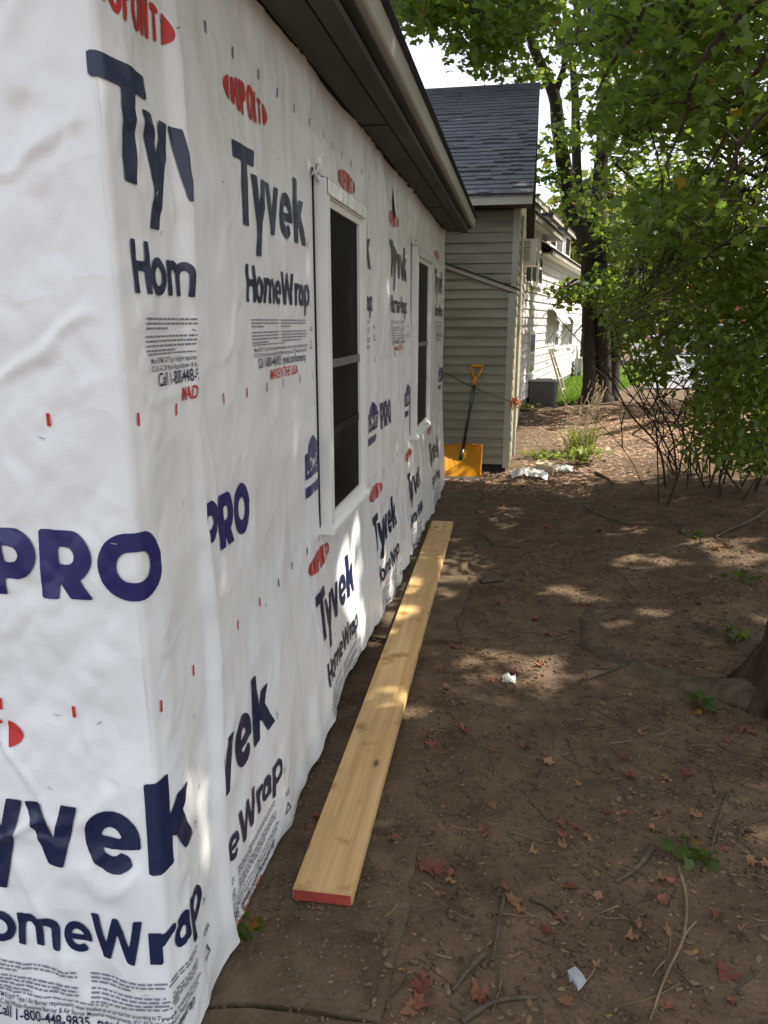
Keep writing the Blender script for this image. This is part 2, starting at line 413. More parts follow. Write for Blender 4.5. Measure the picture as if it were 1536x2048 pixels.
# windows
def window(y0, y1):
    z0, z1 = WZ; X = WX
    w = bpy.data.objects.new('window', None); COL.objects.link(w); w.parent = house; ORG[w.name] = ORG[house.name]
    sw = .052                                                     # casing face
    f = X + .054
    m = MB(); m.box(X - .03, f, y0, y0 + sw, z0 + .02, z1); m.build('jamb_casing', 'vinyl_white', w, bevel=.004)
    m = MB(); m.box(X - .03, f, y1 - sw, y1, z0 + .02, z1); m.build('jamb_casing', 'vinyl_white', w, bevel=.004)
    m = MB(); m.box(X - .03, f - .002, y0 + sw, y1 - sw, z1 - .058, z1 - .001); m.build('head_casing', 'vinyl_white', w, bevel=.004)
    m = MB(); m.prism([(X - .03, z0 - .012), (f + .012, z0 - .012), (f + .012, z0 + .012), (f - .006, z0 + .028), (X - .03, z0 + .03)], 'y', y0 - .004, y1 + .004); m.build('sill', 'vinyl_white', w, bevel=.003)
    # inner frame steps
    g0, g1, h0, h1 = y0 + sw, y1 - sw, z0 + .03, z1 - .058
    m = MB(); t = .022
    m.box(X - .02, f - .018, g0, g0 + t, h0, h1); m.box(X - .02, f - .018, g1 - t, g1, h0, h1)
    m.box(X - .02, f - .0185, g0 + t, g1 - t, h1 - t * 1.2, h1); m.box(X - .02, f - .0185, g0 + t, g1 - t, h0, h0 + t * 1.2)
    m.build('screen_frame', 'vinyl_white', w)
    m = MB(); m.box(X + .012, f - .030, g0 + t, g1 - t, h0 + t, h1 - t); m.build('insect_screen', 'screen', w)
    zc = (z0 + z1) / 2 - .02
    m = MB(); m.box(f - .0299, f - .020, g0 + t, g1 - t, zc, zc + .032); m.build('meeting_rail', 'screen_rail', w)
    m = MB(); m.box(f - .0299, f - .027, g0 + t, g1 - t, zc - .27, zc - .235); m.build('rail_reflection', 'rail_reflection', w)  # solid dark bar standing in for the faint second rail reflection
    # black strip standing in for the shadow along the sheet's cut edge
    m = MB(); m.box(X - .02, X + .008, y0 - .014, y0 - .0005, z0 + .02, z1 + .03); m.build('cut_edge_shadow', 'gap', w)
    # flashing tape over the head: a crinkled shiny sheet
    ny, nz = 60, 14
    P = np.zeros((nz, ny, 3))
    for i in range(nz):
        for j in range(ny):
            y = y0 + .004 + (y1 - y0 - .01) * j / (ny - 1); z = z1 - .054 + .068 * i / (nz - 1)
            b = sst(z1 - .002, z1 + .012, z)
            x = (f + .003) * (1 - b) + (X + .018) * b + .0014 * float(vn(y * 24, z * 16, 5)) + .0008 * abs(float(vn(y * 60, z * 40, 6)))
            P[i, j] = (x, y, z)
    m = MB(); m.grid(P); m.build('flashing_tape', 'tape', w, smooth=True)
    # crumpled tape ends at the top near corner
    m = MB(); r = random.Random(int(y0 * 100))
    for k in range(7):
        c = np.array([X + .03 + r.uniform(-.01, .02), y0 - .01 + r.uniform(-.03, .03), z1 + .02 + r.uniform(-.03, .04)])
        q = [c + np.array([r.uniform(-.012, .012), r.uniform(-.03, .03), r.uniform(-.03, .03)]) for _ in range(4)]
        m.add(q, [(0, 1, 2), (0, 2, 3), (0, 1, 3)])
    m.build('tape_scrap', 'tape', w)
    return w
mat('screen_rail', (.13, .13, .125), .5, .25); mat('rail_reflection', (.013, .013, .013), .6, .1)
for a, b in WIN: window(a + YC, b + YC)

# ------------------------------------------------------------------ printing on the wrap: letter shapes drawn with strokes
def seg(a, b, w): return ('s', a, b, w)
def stroke(pts, w): return ('p', pts, w)
def arc(cx, cy, rx, ry, a0, a1, w, n=20):
    return stroke([(cx + rx * math.cos(rad(a0 + (a1 - a0) * i / n)), cy + ry * math.sin(rad(a0 + (a1 - a0) * i / n))) for i in range(n + 1)], w)

def field_of(prims, X, Y):
    D = np.full(X.shape, 9.0)
    def one(a, b, w):
        ax, ay = a; bx, by = b; L = math.hypot(bx - ax, by - ay) + 1e-9; dx, dy = (bx - ax) / L, (by - ay) / L
        t = (X - ax) * dx + (Y - ay) * dy; n = -(X - ax) * dy + (Y - ay) * dx
        return np.maximum(np.abs(t - L / 2) - L / 2, np.abs(n) - w / 2)
    for p in prims:
        if p[0] == 's': D = np.minimum(D, one(p[1], p[2], p[3]))
        elif p[0] == 'p':
            pts, w = p[1], p[2]
            for i in range(len(pts) - 1): D = np.minimum(D, one(pts[i], pts[i + 1], w))
            for q in pts[1:-1]: D = np.minimum(D, np.hypot(X - q[0], Y - q[1]) - w / 2)
        elif p[0] == 'poly':                    # convex polygon, counter-clockwise
            pts = p[1]; d = np.full(X.shape, -9.0)
            for i in range(len(pts)):
                (ax, ay), (bx, by) = pts[i], pts[(i + 1) % len(pts)]; L = math.hypot(bx - ax, by - ay)
                d = np.maximum(d, ((X - ax) * (by - ay) - (Y - ay) * (bx - ax)) / L)
            D = np.minimum(D, d)
        elif p[0] == 'clip':                    # keep what lies between two heights
            D = np.maximum(D, np.maximum(p[1] - Y, Y - p[2]))
        elif p[0] == 'sub': D = np.maximum(D, -field_of(p[1], X, Y))
        elif p[0] == 'join': D = np.minimum(D, field_of(p[1], X, Y))
        elif p[0] == 'fn': D = p[1](X, Y, D)
    return D

def contour(prims, box, h):
    """filled shape as small polygons (vertices in u,v)"""
    x0, x1, y0, y1 = box
    xs = np.arange(x0, x1 + h, h); ys = np.arange(y0, y1 + h, h)
    X, Y = np.meshgrid(xs, ys); D = field_of(prims, X, Y)
    verts = []; faces = []; idx = {}
    def vid(p):
        k = (round(p[0], 6), round(p[1], 6))
        if k not in idx: idx[k] = len(verts); verts.append(k)
        return idx[k]
    neg = D < 0
    any_ = neg[:-1, :-1] | neg[1:, :-1] | neg[:-1, 1:] | neg[1:, 1:]
    for i, j in zip(*np.nonzero(any_)):
        c = [(xs[j], ys[i], D[i, j]), (xs[j + 1], ys[i], D[i, j + 1]), (xs[j + 1], ys[i + 1], D[i + 1, j + 1]), (xs[j], ys[i + 1], D[i + 1, j])]
        out = []
        for k in range(4):
            a, b = c[k], c[(k + 1) % 4]
            if a[2] < 0: out.append(vid(a))
            if (a[2] < 0) != (b[2] < 0):
                t = a[2] / (a[2] - b[2]); out.append(vid((a[0] + (b[0] - a[0]) * t, a[1] + (b[1] - a[1]) * t)))
        o2 = [v for n_, v in enumerate(out) if v != out[n_ - 1]]
        if len(o2) >= 3: faces.append(tuple(o2))
    return np.array(verts), faces

w = .042
TY = [seg((0, .180), (.149, .180), w), seg((.078, .19), (.074, 0), .045), ('clip', -.1, .2)]
TY2 = [stroke([(.137, .17), (.188, .012)], .037), stroke([(.238, .17), (.160, -.10)], .037), ('clip', -.072, .14)]
TY3 = [stroke([(.265, .17), (.318, .0), (.371, .17)], .037), ('clip', 0, .14)]
TY4 = [arc(.456, .071, .045, .051, 2, 318, .037), seg((.414, .068), (.519, .068), .025), ('clip', -.002, .145)]
TY5 = [stroke([(.568, .066), (.648, .17)], .040), stroke([(.588, .094), (.668, -.03)], .044), ('clip', 0, .14), ('join', [seg((.553, 0), (.553, .2), .040)])]
WORD_A = [('join', g) for g in (TY, TY2, TY3, TY4, TY5)]
w = .0185
HW = [[seg((.066, 0), (.066, .1), w), seg((.118, 0), (.118, .1), w), seg((.066, .052), (.118, .052), w)],
      [arc(.163, .036, .0262, .0285, 0, 360, w)],
      [seg((.214, 0), (.214, .072), w), arc(.2355, .044, .0212, .0195, 0, 180, w), seg((.2567, 0), (.2567, .046), w), arc(.2782, .044, .0212, .0195, 0, 180, w), seg((.2994, 0), (.2994, .046), w)],
      [arc(.352, .036, .0255, .0280, 0, 315, w * .95), seg((.33, .036), (.386, .036), .013)],
      [stroke([(.396, .115), (.421, .0), (.4515, .092), (.482, .0), (.507, .115)], w), ('clip', 0, .1)],
      [seg((.533, 0), (.533, .072), w), arc(.556, .040, .021, .0225, 80, 165, w)],
      [arc(.590, .030, .0205, .0215, 0, 360, w * .9), seg((.613, 0), (.613, .05), w), arc(.592, .045, .0212, .0185, 0, 125, w * .9)],
      [arc(.668, .036, .0255, .0285, 0, 360, w), seg((.643, -.034), (.643, .070), w)]]
WORD_B = [('join', g) for g in HW]
def reg(cx, cy, r): return [arc(cx, cy, r, r, 0, 360, r * .18, 14), seg((cx - r * .3, cy - r * .5), (cx - r * .3, cy + r * .5), r * .2), arc(cx - r * .05, cy + r * .22, r * .28, r * .25, -90, 90, r * .2, 8), seg((cx, cy), (cx + r * .35, cy - r * .5), r * .2)]
def Pl(x, leg=False):
    g = [seg((x + .020, 0), (x + .020, .144), .040), stroke([(x + .02, .1265), (x + .062, .1265)], .035), arc(x + .062, .0905, .034, .0360, -90, 90, .038), stroke([(x + .062, .0545), (x + .02, .0545)], .035)]
    if leg: g += [stroke([(x + .050, .06), (x + .100, -.02)], .042)]
    return g + [('clip', 0, .144)]
WORD_C = [('join', Pl(0)), ('join', Pl(.123, True)), ('join', [arc(.3185, .072, .048, .0525, 0, 360, .0395, 30)])]
# red oval with six tall letters
def oval_clip(X, Y, D):
    e = (np.sqrt(((X - .165) / .165) ** 2 + (Y / .047) ** 2) - 1) * .047
    letters = np.maximum(D, e + .004)
    ends = np.maximum(e, .128 - np.abs(X - .165))
    return np.minimum(letters, ends)
b = .0115
OV = [stroke([(.054, -.05), (.054, .05)], b), stroke([(.054, -.03), (.066, -.026), (.073, 0), (.066, .026), (.054, .03)], b),
      stroke([(.089, .06), (.089, -.022), (.100, -.038), (.111, -.022), (.111, .06)], b),
      stroke([(.128, -.06), (.128, .06)], b), stroke([(.128, .037), (.142, .034), (.148, .017), (.142, 0), (.128, -.002)], b),
      arc(.177, 0, .0135, .038, 0, 360, b), stroke([(.205, -.06), (.205, .04), (.226, -.04), (.226, .06)], b * .95),
      stroke([(.262, -.06), (.262, .06)], b), stroke([(.246, .026), (.279, .026)], b), ('fn', oval_clip)]
# gabled store mark with knocked out letters, two bars underneath
HL = [('join', [('poly', [(0, .02), (.235, .02), (.235, .115), (0, .115)])]), ('join', [('poly', [(.045, .11), (.19, .11), (.19, .135), (.1175, .172), (.045, .135)])])]
c_ = .011
LT = [stroke([(.020, .092), (.020, .045), (.048, .045)], c_), arc(.073, .068, .017, .022, 0, 360, c_), stroke([(.100, .096), (.112, .045), (.124, .088), (.136, .045), (.148, .096)], c_ * .9),
      seg((.163, .040), (.163, .096), c_), seg((.163, .0915), (.188, .0915), c_ * .9), seg((.163, .068), (.184, .068), c_ * .9), seg((.163, .045), (.188, .045), c_ * .9),
      stroke([(.222, .090), (.206, .092), (.203, .078), (.219, .062), (.216, .046), (.199, .045)], c_ * .9)]
HL += [('sub', LT)]
BARS = [('join', [('poly', [(0, -.035), (.10, -.035), (.125, .004), (0, .004)])]), ('join', [('poly', [(.118, -.035), (.19, -.035), (.215, .004), (.143, .004)])])]

SH = {'word_a': (contour(WORD_A + [('join', reg(.695, .012, .013))], (-.005, .712, -.08, .21), .0042), 'ink_navy', 'printed_word'),
      'word_b': (contour(WORD_B + [('join', reg(.716, .008, .010))], (.05, .73, -.04, .11), .0031), 'ink_navy', 'printed_word'),
      'word_c': (contour(WORD_C, (-.005, .40, -.01, .16), .0044), 'ink_violet', 'printed_word'),
      'oval': (contour(OV, (-.005, .335, -.055, .055), .0030), 'ink_red', 'printed_oval'),
      'mark': (contour(HL, (-.005, .25, -.01, .18), .0034), 'ink_violet', 'printed_mark'),
      'bars': (contour(BARS, (-.005, .25, -.04, .01), .006), 'ink_violet', 'printed_mark')}

def stamp(shape, u0, v0, parent, top=False, sc=(1.0, 1.0)):
    (uv, fs), ink, nm = SH[shape]
    place(uv * np.array(sc) + np.array([u0, v0]), fs, ink, nm, parent, top)

def place(uv, fs, ink, nm, parent, top):
    uv = uv.copy(); lim = 2.50
    if top:
        e = lap_edge(uv[:, 1]) - .004
        out = uv[:, 0] > e
        fs = [f for f in fs if not all(out[i] for i in f)]
        uv[:, 0] = np.minimum(uv[:, 0], e)
    hm = hem(uv[:, 0]) + .003
    low = uv[:, 1] < hm
    fs = [f for f in fs if not all(low[i] for i in f)]
    uv[:, 1] = np.maximum(uv[:, 1], hm)
    cu = uv[:, 0]
    for a, b in WIN:
        ins = (cu > a - .012) & (cu < b + .004) & (uv[:, 1] > WZ[0] - .01) & (uv[:, 1] < WZ[1] + .03)
        fs = [f for f in fs if not all(ins[i] for i in f)]
    fs = [f for f in fs if min(cu[i] for i in f) < UE - .01]
    if not fs: return
    P = wrap_point(uv[:, 0], uv[:, 1], .0032, top)
    o = ORG[parent.name]; used = sorted({i for f in fs for i in f}); mp = {k: n for n, k in enumerate(used)}
    me = bpy.data.meshes.new(nm); me.from_pydata([tuple(P[i] - np.array(o)) for i in used], [], [tuple(mp[i] for i in f) for f in fs]); me.update()
    return link(nm, me, ink, parent, smooth=True)

def text_uv(body, size, width=None, bold=.012):
    cu = bpy.data.curves.new('lettering', 'FONT'); cu.body = body; cu.size = 1.0; cu.offset = bold; cu.resolution_u = 3
    ob = bpy.data.objects.new('lettering', cu); COL.objects.link(ob)
    dg = bpy.context.evaluated_depsgraph_get(); me = bpy.data.meshes.new_from_object(ob.evaluated_get(dg))
    bpy.data.objects.remove(ob); bpy.data.curves.remove(cu)
    bm = bmesh.new(); bm.from_mesh(me); bpy.data.meshes.remove(me)
    xs = [v.co.x for v in bm.verts]; x0, x1 = min(xs), max(xs)
    k = size / .7; kx = (width / (x1 - x0)) if width else k
    for v in bm.verts: v.co.x = (v.co.x - x0) * kx; v.co.y *= k
    W = (x1 - x0) * kx
    for i in range(1, int(W / .02) + 1):
        bmesh.ops.bisect_plane(bm, geom=bm.verts[:] + bm.edges[:] + bm.faces[:], plane_co=(i * .02, 0, 0), plane_no=(1, 0, 0))
    bm.verts.index_update()
    uv = np.array([(v.co.x, v.co.y) for v in bm.verts]); fs = [tuple(v.index for v in f.verts) for f in bm.faces]
    bm.free(); return uv, fs
TXT = {'call': text_uv('Call 1-800-448-9835  tyvek.com/homewrap', .028, .50), 'made': text_uv('MADE IN THE USA', .030, .29, .016),
       'astm': text_uv('Meets ASTM E1677 Type I Air Barrier requirements when installed as an air barrier according to Tyvek Installation Instructions', .0115, .56, .006),
       'icc': text_uv('ICC-ES AC-38 Water-Resistive Barrier & Air Barrier Material requirements. ICC-ES Evaluation Report ESR-2375.', .0115, .55, .006),
       'usa': text_uv('USA', .016, .034, .012)}
def greek(seed, x0, x1, rows, dv, hgt):
    """fine print too small to read: rows of word-long dashes"""
    r = random.Random(seed); uv = []; fs = []
    for k in range(rows):
        x = x0; end = x1 if k < rows - 1 else x0 + (x1 - x0) * r.uniform(.3, .8)
        while x < end:
            L = min(r.uniform(.006, .022), end - x); v = -k * dv
            o = len(uv); uv += [(x, v), (x + L, v), (x + L, v + hgt), (x, v + hgt)]; fs.append((o, o + 1, o + 2, o + 3)); x += L + .004
    return np.array(uv), fs
FINE = [greek(1, .085, .345, 3, .0095, .0042), greek(2, .375, .645, 3, .0095, .0042), greek(3, .085, .345, 4, .0095, .0042), greek(4, .375, .645, 4, .0095, .0042), greek(5, .09, .62, 1, .01, .0036)]
TRI = contour([stroke([(0, 0), (.016, .03), (.032, 0), (0, 0)], .004)], (-.005, .04, -.005, .04), .002)

def block(u0, base, parent, top=False, dov=0.0):
    stamp('oval', u0 - .04 + dov * .8, base + .317 + dov, parent, top)
    stamp('word_a', u0, base, parent, top)
    stamp('word_b', u0, base - .200, parent, top)
    for (uv, fs), dv in zip(FINE, (-.250, -.250, -.285, -.285, -.320)):
        place(uv + np.array([u0, base + dv]), fs, 'ink_grey', 'printed_fine_text', parent, top)
    for key, du, dv, ink in (('astm', .10, -.337, 'ink_navy'), ('icc', .10, -.353, 'ink_navy'), ('call', .13, -.384, 'ink_navy'), ('made', .24, -.424, 'ink_red'), ('usa', .71, -.285, 'ink_navy')):
        uv, fs = TXT[key]; place(uv + np.array([u0 + du, base + dv]), fs, ink, 'printed_line', parent, top)
    place(TRI[0] + np.array([u0 + .705, base - .345]), TRI[1], 'ink_navy', 'printed_triangle', parent, top)

for u0 in (.645, 1.865, 3.06, 5.47): block(u0, 1.905, field)
for u0 in (.055, 1.265, 2.475, 3.70, 5.02): block(u0, .437, field)
for u0 in (.015, 1.235, 2.455, 3.695, 5.90):
    stamp('mark', u0, 1.075, field); stamp('bars', u0, 1.062, field); stamp('word_c', u0 + .300, 1.075, field, False, (.87, 1.0))
block(-.008, 1.905, lap, True); block(-1.238, 1.905, lap, True); block(-.545, .495, lap, True, -.03)
stamp('word_c', -.322, 1.098, lap, True); stamp('mark', -.575, 1.098, lap, True); stamp('bars', -.575, 1.085, lap, True)

def ticks(u0, u1, v, parent, top, ink_of):
    k = 0; u = u0
    while u < u1:
        q = np.array([(u, v), (u + .007, v), (u + .0075, v + .026), (u + .0005, v + .026)])
        place(q, [(0, 1, 2, 3)], ink_of(k), 'printed_dash', parent, top); u += .176; k += 1
nav = lambda k: 'ink_navy'; red = lambda k: 'ink_red'
ticks(.505, 6.2, 2.30, field, False, nav); ticks(.49, 6.2, 1.448, field, False, lambda k: 'ink_red' if k < 2 else 'ink_navy')
ticks(.517, 6.2, .82, field, False, lambda k: 'ink_red' if k < 2 else 'ink_navy')
ticks(-.86, .32, 1.452, lap, True, red); ticks(-.86, .32, .835, lap, True, red)
# staples
def staples(n, u0, u1, parent, top, seed):
    r = random.Random(seed); m = MB()
    for _ in range(n):
        u = r.uniform(u0, u1); v = r.uniform(.15, 2.35); a = r.uniform(-.6, 1.4)
        if any(p - .03 < u < q + .03 for p, q in WIN) and v > .8: continue
        e = np.array([math.cos(a), math.sin(a)]) * .006
        p = wrap_point(np.array([u - e[0], u + e[0]]), np.array([v - e[1], v + e[1]]), .003, top)
        m.tube([p[0], p[1]], .0011, 4)
    m.build('staples', 'steel', parent)['kind'] = 'stuff'
staples(70, .4, 6.2, field, False, 1); staples(34, -.9, .3, lap, True, 2)
# two flat patches on the sheet between the windows: one blackish, one brown
mat('patch_dark', (.03, .03, .032), .9, .1, var=.3, scale=30); mat('patch_brown', (.16, .14, .09), .8, .2, var=.3, scale=20)
def patch(u0, v0, pts, ink, name):
    m_uv = contour([('poly', pts)], (min(p[0] for p in pts) - .01, max(p[0] for p in pts) + .01, min(p[1] for p in pts) - .01, max(p[1] for p in pts) + .01), .01)
    place(m_uv[0] + np.array([u0, v0]), m_uv[1], ink, name, field, False)
patch(3.17, 2.20, [(0, .03), (.06, 0), (.10, .05), (.09, .13), (.05, .20)], 'patch_dark', 'wrap_patch')
patch(3.16, 1.96, [(0, .01), (.12, 0), (.14, .09), (.06, .13)], 'patch_brown', 'wrap_patch')
# ------------------------------------------------------------------ sided house behind (with lean-to)
mat('siding_tan', (.290, .276, .200), .55, .3, var=.20, scale=2.6, stretch=(.5, 1, 3), bump=.15, bscale=60)
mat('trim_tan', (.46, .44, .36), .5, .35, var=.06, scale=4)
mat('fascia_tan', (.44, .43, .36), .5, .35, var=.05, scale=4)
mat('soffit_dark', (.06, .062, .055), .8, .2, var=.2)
mat('board_dark', (.05, .048, .042), .9, .1)
SHINGLE = [mat('shingle_%s' % n, c, .95, .15, var=.22, scale=60, bump=.6, bscale=220) for n, c in (('slate', (.118, .122, .138)), ('charcoal', (.104, .107, .120)), ('grey', (.130, .133, .144)), ('blue', (.110, .115, .132)))]
R2 = -rad(1.1)
h2 = empty('sided_house', (-.06, 8.55, 0), 'tan clapboard house with dark shingle roof and lean-to behind the shovel', 'house', rz=R2, local=True)
XL = -6.4
def clap(name, x0, x1, yf, z, ex, parent, m, top=None, depth=.023, world=False):
    """one siding course: thick butt at the bottom, feathered at the top; optional sloping cut as two end heights"""
    b = MB()
    za0, za1 = z, z
    zt0, zt1 = (z + ex + .006,) * 2
    if top: zt0, zt1 = min(zt0, top[0]), min(zt1, top[1])
    b.hexa([(x0, yf - depth, za0), (x1, yf - depth, za1), (x1, yf + .004, za1), (x0, yf + .004, za0), (x0, yf - .004, zt0), (x1, yf - .004, zt1), (x1, yf + .004, zt1), (x0, yf + .004, zt0)])
    return b.build(name, m, parent, world=False)
# solid cores
m = MB(); m.box(XL, -.012, .362, 5.09, .12, 2.93); m.build('wall', 'board_dark', h2, world=False)
m = MB(); m.box(-2.9, -.03, .012, .36, .10, 1.92); m.build('lean_to_wall', 'board_dark', h2, world=False)
m = MB(); m.box(XL, -.02, .37, 5.08, -.2, .12); m.build('foundation', 'foundation', h2, world=False)
m = MB(); m.box(-2.88, -.04, .03, .37, -.2, .0999); m.build('lean_to_footing', 'board_dark', h2, world=False)
# lean-to courses: sloping top from z 1.99 at right to 2.235 at x=-.75
sl = (2.235 - 1.985) / .72
ltop = lambda x: 1.965 - sl * x
ex = .1; z = .10; k = 0
while z < 2.9:
    xr = -.072; xl = -2.9
    # where the slope crosses this course
    if ltop(xr) > z + .012:
        x1 = xr; t1 = ltop(xr); x0 = xl
        if t1 < z + ex + .006:      # cut piece: hexa with a sloping top
            xc = -(z + ex + .006 - 1.965) / sl
            b = MB(); yf = 0
            b.hexa([(xc, -.023, z), (x1, -.023, z), (x1, .004, z), (xc, .004, z), (xc, -.004, ltop(xc)), (x1, -.004, t1), (x1, .004, t1), (xc, .004, ltop(xc))]); b.build('clapboard', 'siding_tan', h2, world=False)
            clap('clapboard', x0, xc, 0, z, ex, h2, 'siding_tan')
        else: clap('clapboard', x0, x1, 0, z, ex, h2, 'siding_tan')
    else:
        xa = -(z - 1.965) / sl - .004
        xb = -(z + ex + .006 - 1.965) / sl
        if xa < xl: break
        b = MB(); b.hexa([(xb, -.023, z), (xa, -.023, z), (xa, .004, z), (xb, .004, z), (xb, -.004, z + ex), (xb + .001, -.004, z + ex), (xb + .001, .004, z + ex), (xb, .004, z + ex)]); b.build('clapboard', 'siding_tan', h2, world=False)
        clap('clapboard', xl, xb, 0, z, ex, h2, 'siding_tan')
    z += ex; k += 1
# lean-to corner trim, sloping cap and little roof
m = MB(); m.box(-.072, .004, -.030, .05, .06, 1.955); m.build('corner_trim', 'trim_tan', h2, world=False, bevel=.004)
m = MB(); m.hexa([(-2.95, -.045, ltop(-2.95) - .012), (.02, -.045, ltop(.02) - .012), (.02, -.02, ltop(.02) - .012), (-2.95, -.02, ltop(-2.95) - .012), (-2.95, -.045, ltop(-2.95) + .03), (.02, -.045, ltop(.02) + .03), (.02, -.02, ltop(.02) + .03), (-2.95, -.02, ltop(-2.95) + .03)]); m.build('rake_trim', 'trim_tan', h2, world=False)
m = MB(); m.hexa([(-2.97, -.06, ltop(-2.97) + .031), (.04, -.06, ltop(.04) + .031), (.04, .36, ltop(.04) + .031), (-2.97, .36, ltop(-2.97) + .031), (-2.97, -.06, ltop(-2.97) + .046), (.04, -.06, ltop(.04) + .046), (.04, .36, ltop(.04) + .046), (-2.97, .36, ltop(-2.97) + .046)]); m.build('lean_to_roof', 'roof_edge', h2, world=False)
# main facade courses
z = 1.86
while z < 2.84:
    clap('clapboard', -3.2, -.062, .35, z, .107, h2, 'siding_tan', top=(2.845, 2.845)); z += .107
m = MB(); m.box(-.062, .006, .318, .40, 1.9, 2.846); m.build('corner_trim', 'trim_tan', h2, world=False, bevel=.004)
# gable-side courses (seen at a grazing angle)
z = .12
while z < 2.9:
    b = MB(); y0 = .41 if z > 1.95 else .055
    b.hexa([(-.004, y0, z), (.016, y0, z), (.016, 5.06, z), (-.004, 5.06, z), (-.004, y0, z + .12), (.004, y0, z + .12), (.004, 5.06, z + .12), (-.004, 5.06, z + .12)])
    b.build('clapboard', 'siding_tan', h2, world=False); z += .1145
m = MB(); m.prism([(.40, 2.93), (5.05, 2.93), (2.72, 4.55)], 'x', -6.3, .004); m.build('gable', 'siding_tan', h2, world=False)
# eave: soffit, fascia, rake boards
EV, RD = -.03, 2.75                      # eave and ridge distance in y
ZE, ZR = 2.925, 4.68
RX = .135
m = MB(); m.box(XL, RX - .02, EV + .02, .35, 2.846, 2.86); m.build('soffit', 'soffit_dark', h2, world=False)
m = MB(); m.prism([(EV, 2.838), (EV + .02, 2.838), (EV + .02, 2.925), (EV, 2.925)], 'x', XL, RX); m.build('fascia', 'fascia_tan', h2, world=False, bevel=.002)
m = MB(); m.prism([(EV - .012, 2.918), (EV - .001, 2.914), (EV - .001, 2.934), (EV - .012, 2.934)], 'x', XL, RX + .006); m.build('drip_edge', 'fascia', h2, world=False)
for x in (-.42, -.20, -.64):
    for s_ in (-1, 1):
        m = MB(); m.tube([(x + .016 * s_ + .012 * math.cos(t) * s_, EV - .0035, 2.878 + .020 * math.sin(t)) for t in np.linspace(-1.3, 1.3, 7)], .0022, 5); m.build('embossed_mark', 'fascia_tan', h2, world=False)
def slope_pt(x, t, off=0.0):
    """t 0 at the eave, 1 at the ridge of the near slope"""
    L = math.hypot(RD - EV, ZR - ZE); ny, nz = -(ZR - ZE) / L, (RD - EV) / L
    return (x, EV + (RD - EV) * t + ny * off, ZE + .012 + (ZR - ZE) * t + nz * off)
m = MB()
m.hexa([slope_pt(XL, -.005), slope_pt(RX, -.005), slope_pt(RX, 1.0), slope_pt(XL, 1.0), slope_pt(XL, -.005, .014), slope_pt(RX, -.005, .014), slope_pt(RX, 1.0, .014), slope_pt(XL, 1.0, .014)])
m.build('roof_deck', 'roof_edge', h2, world=False)
FY, FZ = 5.53, ZE
m = MB(); m.hexa([(XL, RD, ZR + .012), (RX, RD, ZR + .012), (RX, FY, FZ), (XL, FY, FZ), (XL, RD, ZR + .036), (RX, RD, ZR + .036), (RX, FY, FZ + .024), (XL, FY, FZ + .024)]); m.build('rear_roof', 'roof_edge', h2, world=False)
# rake soffits and rake boards, both slopes
for (ya, za, yb, zb) in ((EV + .02, 2.85, RD, ZR - .07), (FY, 2.85, RD, ZR - .07)):
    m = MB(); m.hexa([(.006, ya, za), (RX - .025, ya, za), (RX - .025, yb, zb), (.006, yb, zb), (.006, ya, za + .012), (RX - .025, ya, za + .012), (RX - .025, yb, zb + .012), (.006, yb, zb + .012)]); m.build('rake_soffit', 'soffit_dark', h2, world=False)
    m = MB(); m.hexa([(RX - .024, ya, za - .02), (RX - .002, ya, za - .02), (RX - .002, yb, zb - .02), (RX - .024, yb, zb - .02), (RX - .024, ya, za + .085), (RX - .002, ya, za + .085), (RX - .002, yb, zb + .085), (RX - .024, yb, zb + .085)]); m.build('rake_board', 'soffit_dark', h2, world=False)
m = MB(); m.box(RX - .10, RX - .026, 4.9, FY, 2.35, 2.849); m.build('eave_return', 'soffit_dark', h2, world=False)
# shingles: courses of laminated tabs; the largest in view are parts, the rest one joined piece
nC = 30; hC = 1.0 / nC; thick = .016
tabs = []
rs = random.Random(5)
for c in range(nC):
    x = RX + .008
    first = True
    while x > -2.75:
        wd = rs.choice((.10, .13, .16, .19, .22)); tk = rs.choice((.0, .0, .012)); x0 = max(x - wd, -2.75)
        tabs.append((c, x0, x, tk, rs.randrange(4))); x = x0
def tab_mesh(b, c, x0, x1, tk):
    t0 = c * hC - (.004 if c else .008); t1 = min((c + 1) * hC + hC * .25, 1.0)
    lo = .014 + thick + tk; wob = rs.uniform(-.0016, .0016)
    b.hexa([slope_pt(x0 + .001, t0 + wob, .013), slope_pt(x1 - .001, t0 + wob, .013), slope_pt(x1 - .001, t1, .013), slope_pt(x0 + .001, t1, .013),
            slope_pt(x0 + .001, t0 + wob, lo), slope_pt(x1 - .001, t0 + wob, lo), slope_pt(x1 - .001, t1, .0145), slope_pt(x0 + .001, t1, .0145)])
vis = lambda c, x1: x1 > -1.62 + 0 and x1 > (-.80 - .85 * c / nC) 
rest = MB(); cnt = 0
for (c, x0, x1, tk, mi) in tabs:
    if vis(c, x1) and cnt < 300:
        b = MB(); tab_mesh(b, c, x0, x1, tk); b.build('shingle', SHINGLE[mi], h2, world=False); cnt += 1
    else: tab_mesh(rest, c, x0, x1, tk)
o = rest.build('shingles', SHINGLE[0], h2, world=False); o['kind'] = 'stuff'
m = MB(); m.hexa([(-6.4, RD - .14, ZR - .05), (RX + .01, RD - .14, ZR - .05), (RX + .01, RD, ZR + .030), (-6.4, RD, ZR + .030), (-6.4, RD - .14, ZR - .036), (RX + .01, RD - .14, ZR - .036), (RX + .01, RD, ZR + .048), (-6.4, RD, ZR + .048)]); m.build('ridge_cap', SHINGLE[1], h2, world=False)
# meter conduit and downpipe on the gable side
m = MB(); m.tube([(.035, .62, .1), (.035, .62, 2.8)], .018, 8); m.build('downpipe', 'trim_tan', h2, world=False)

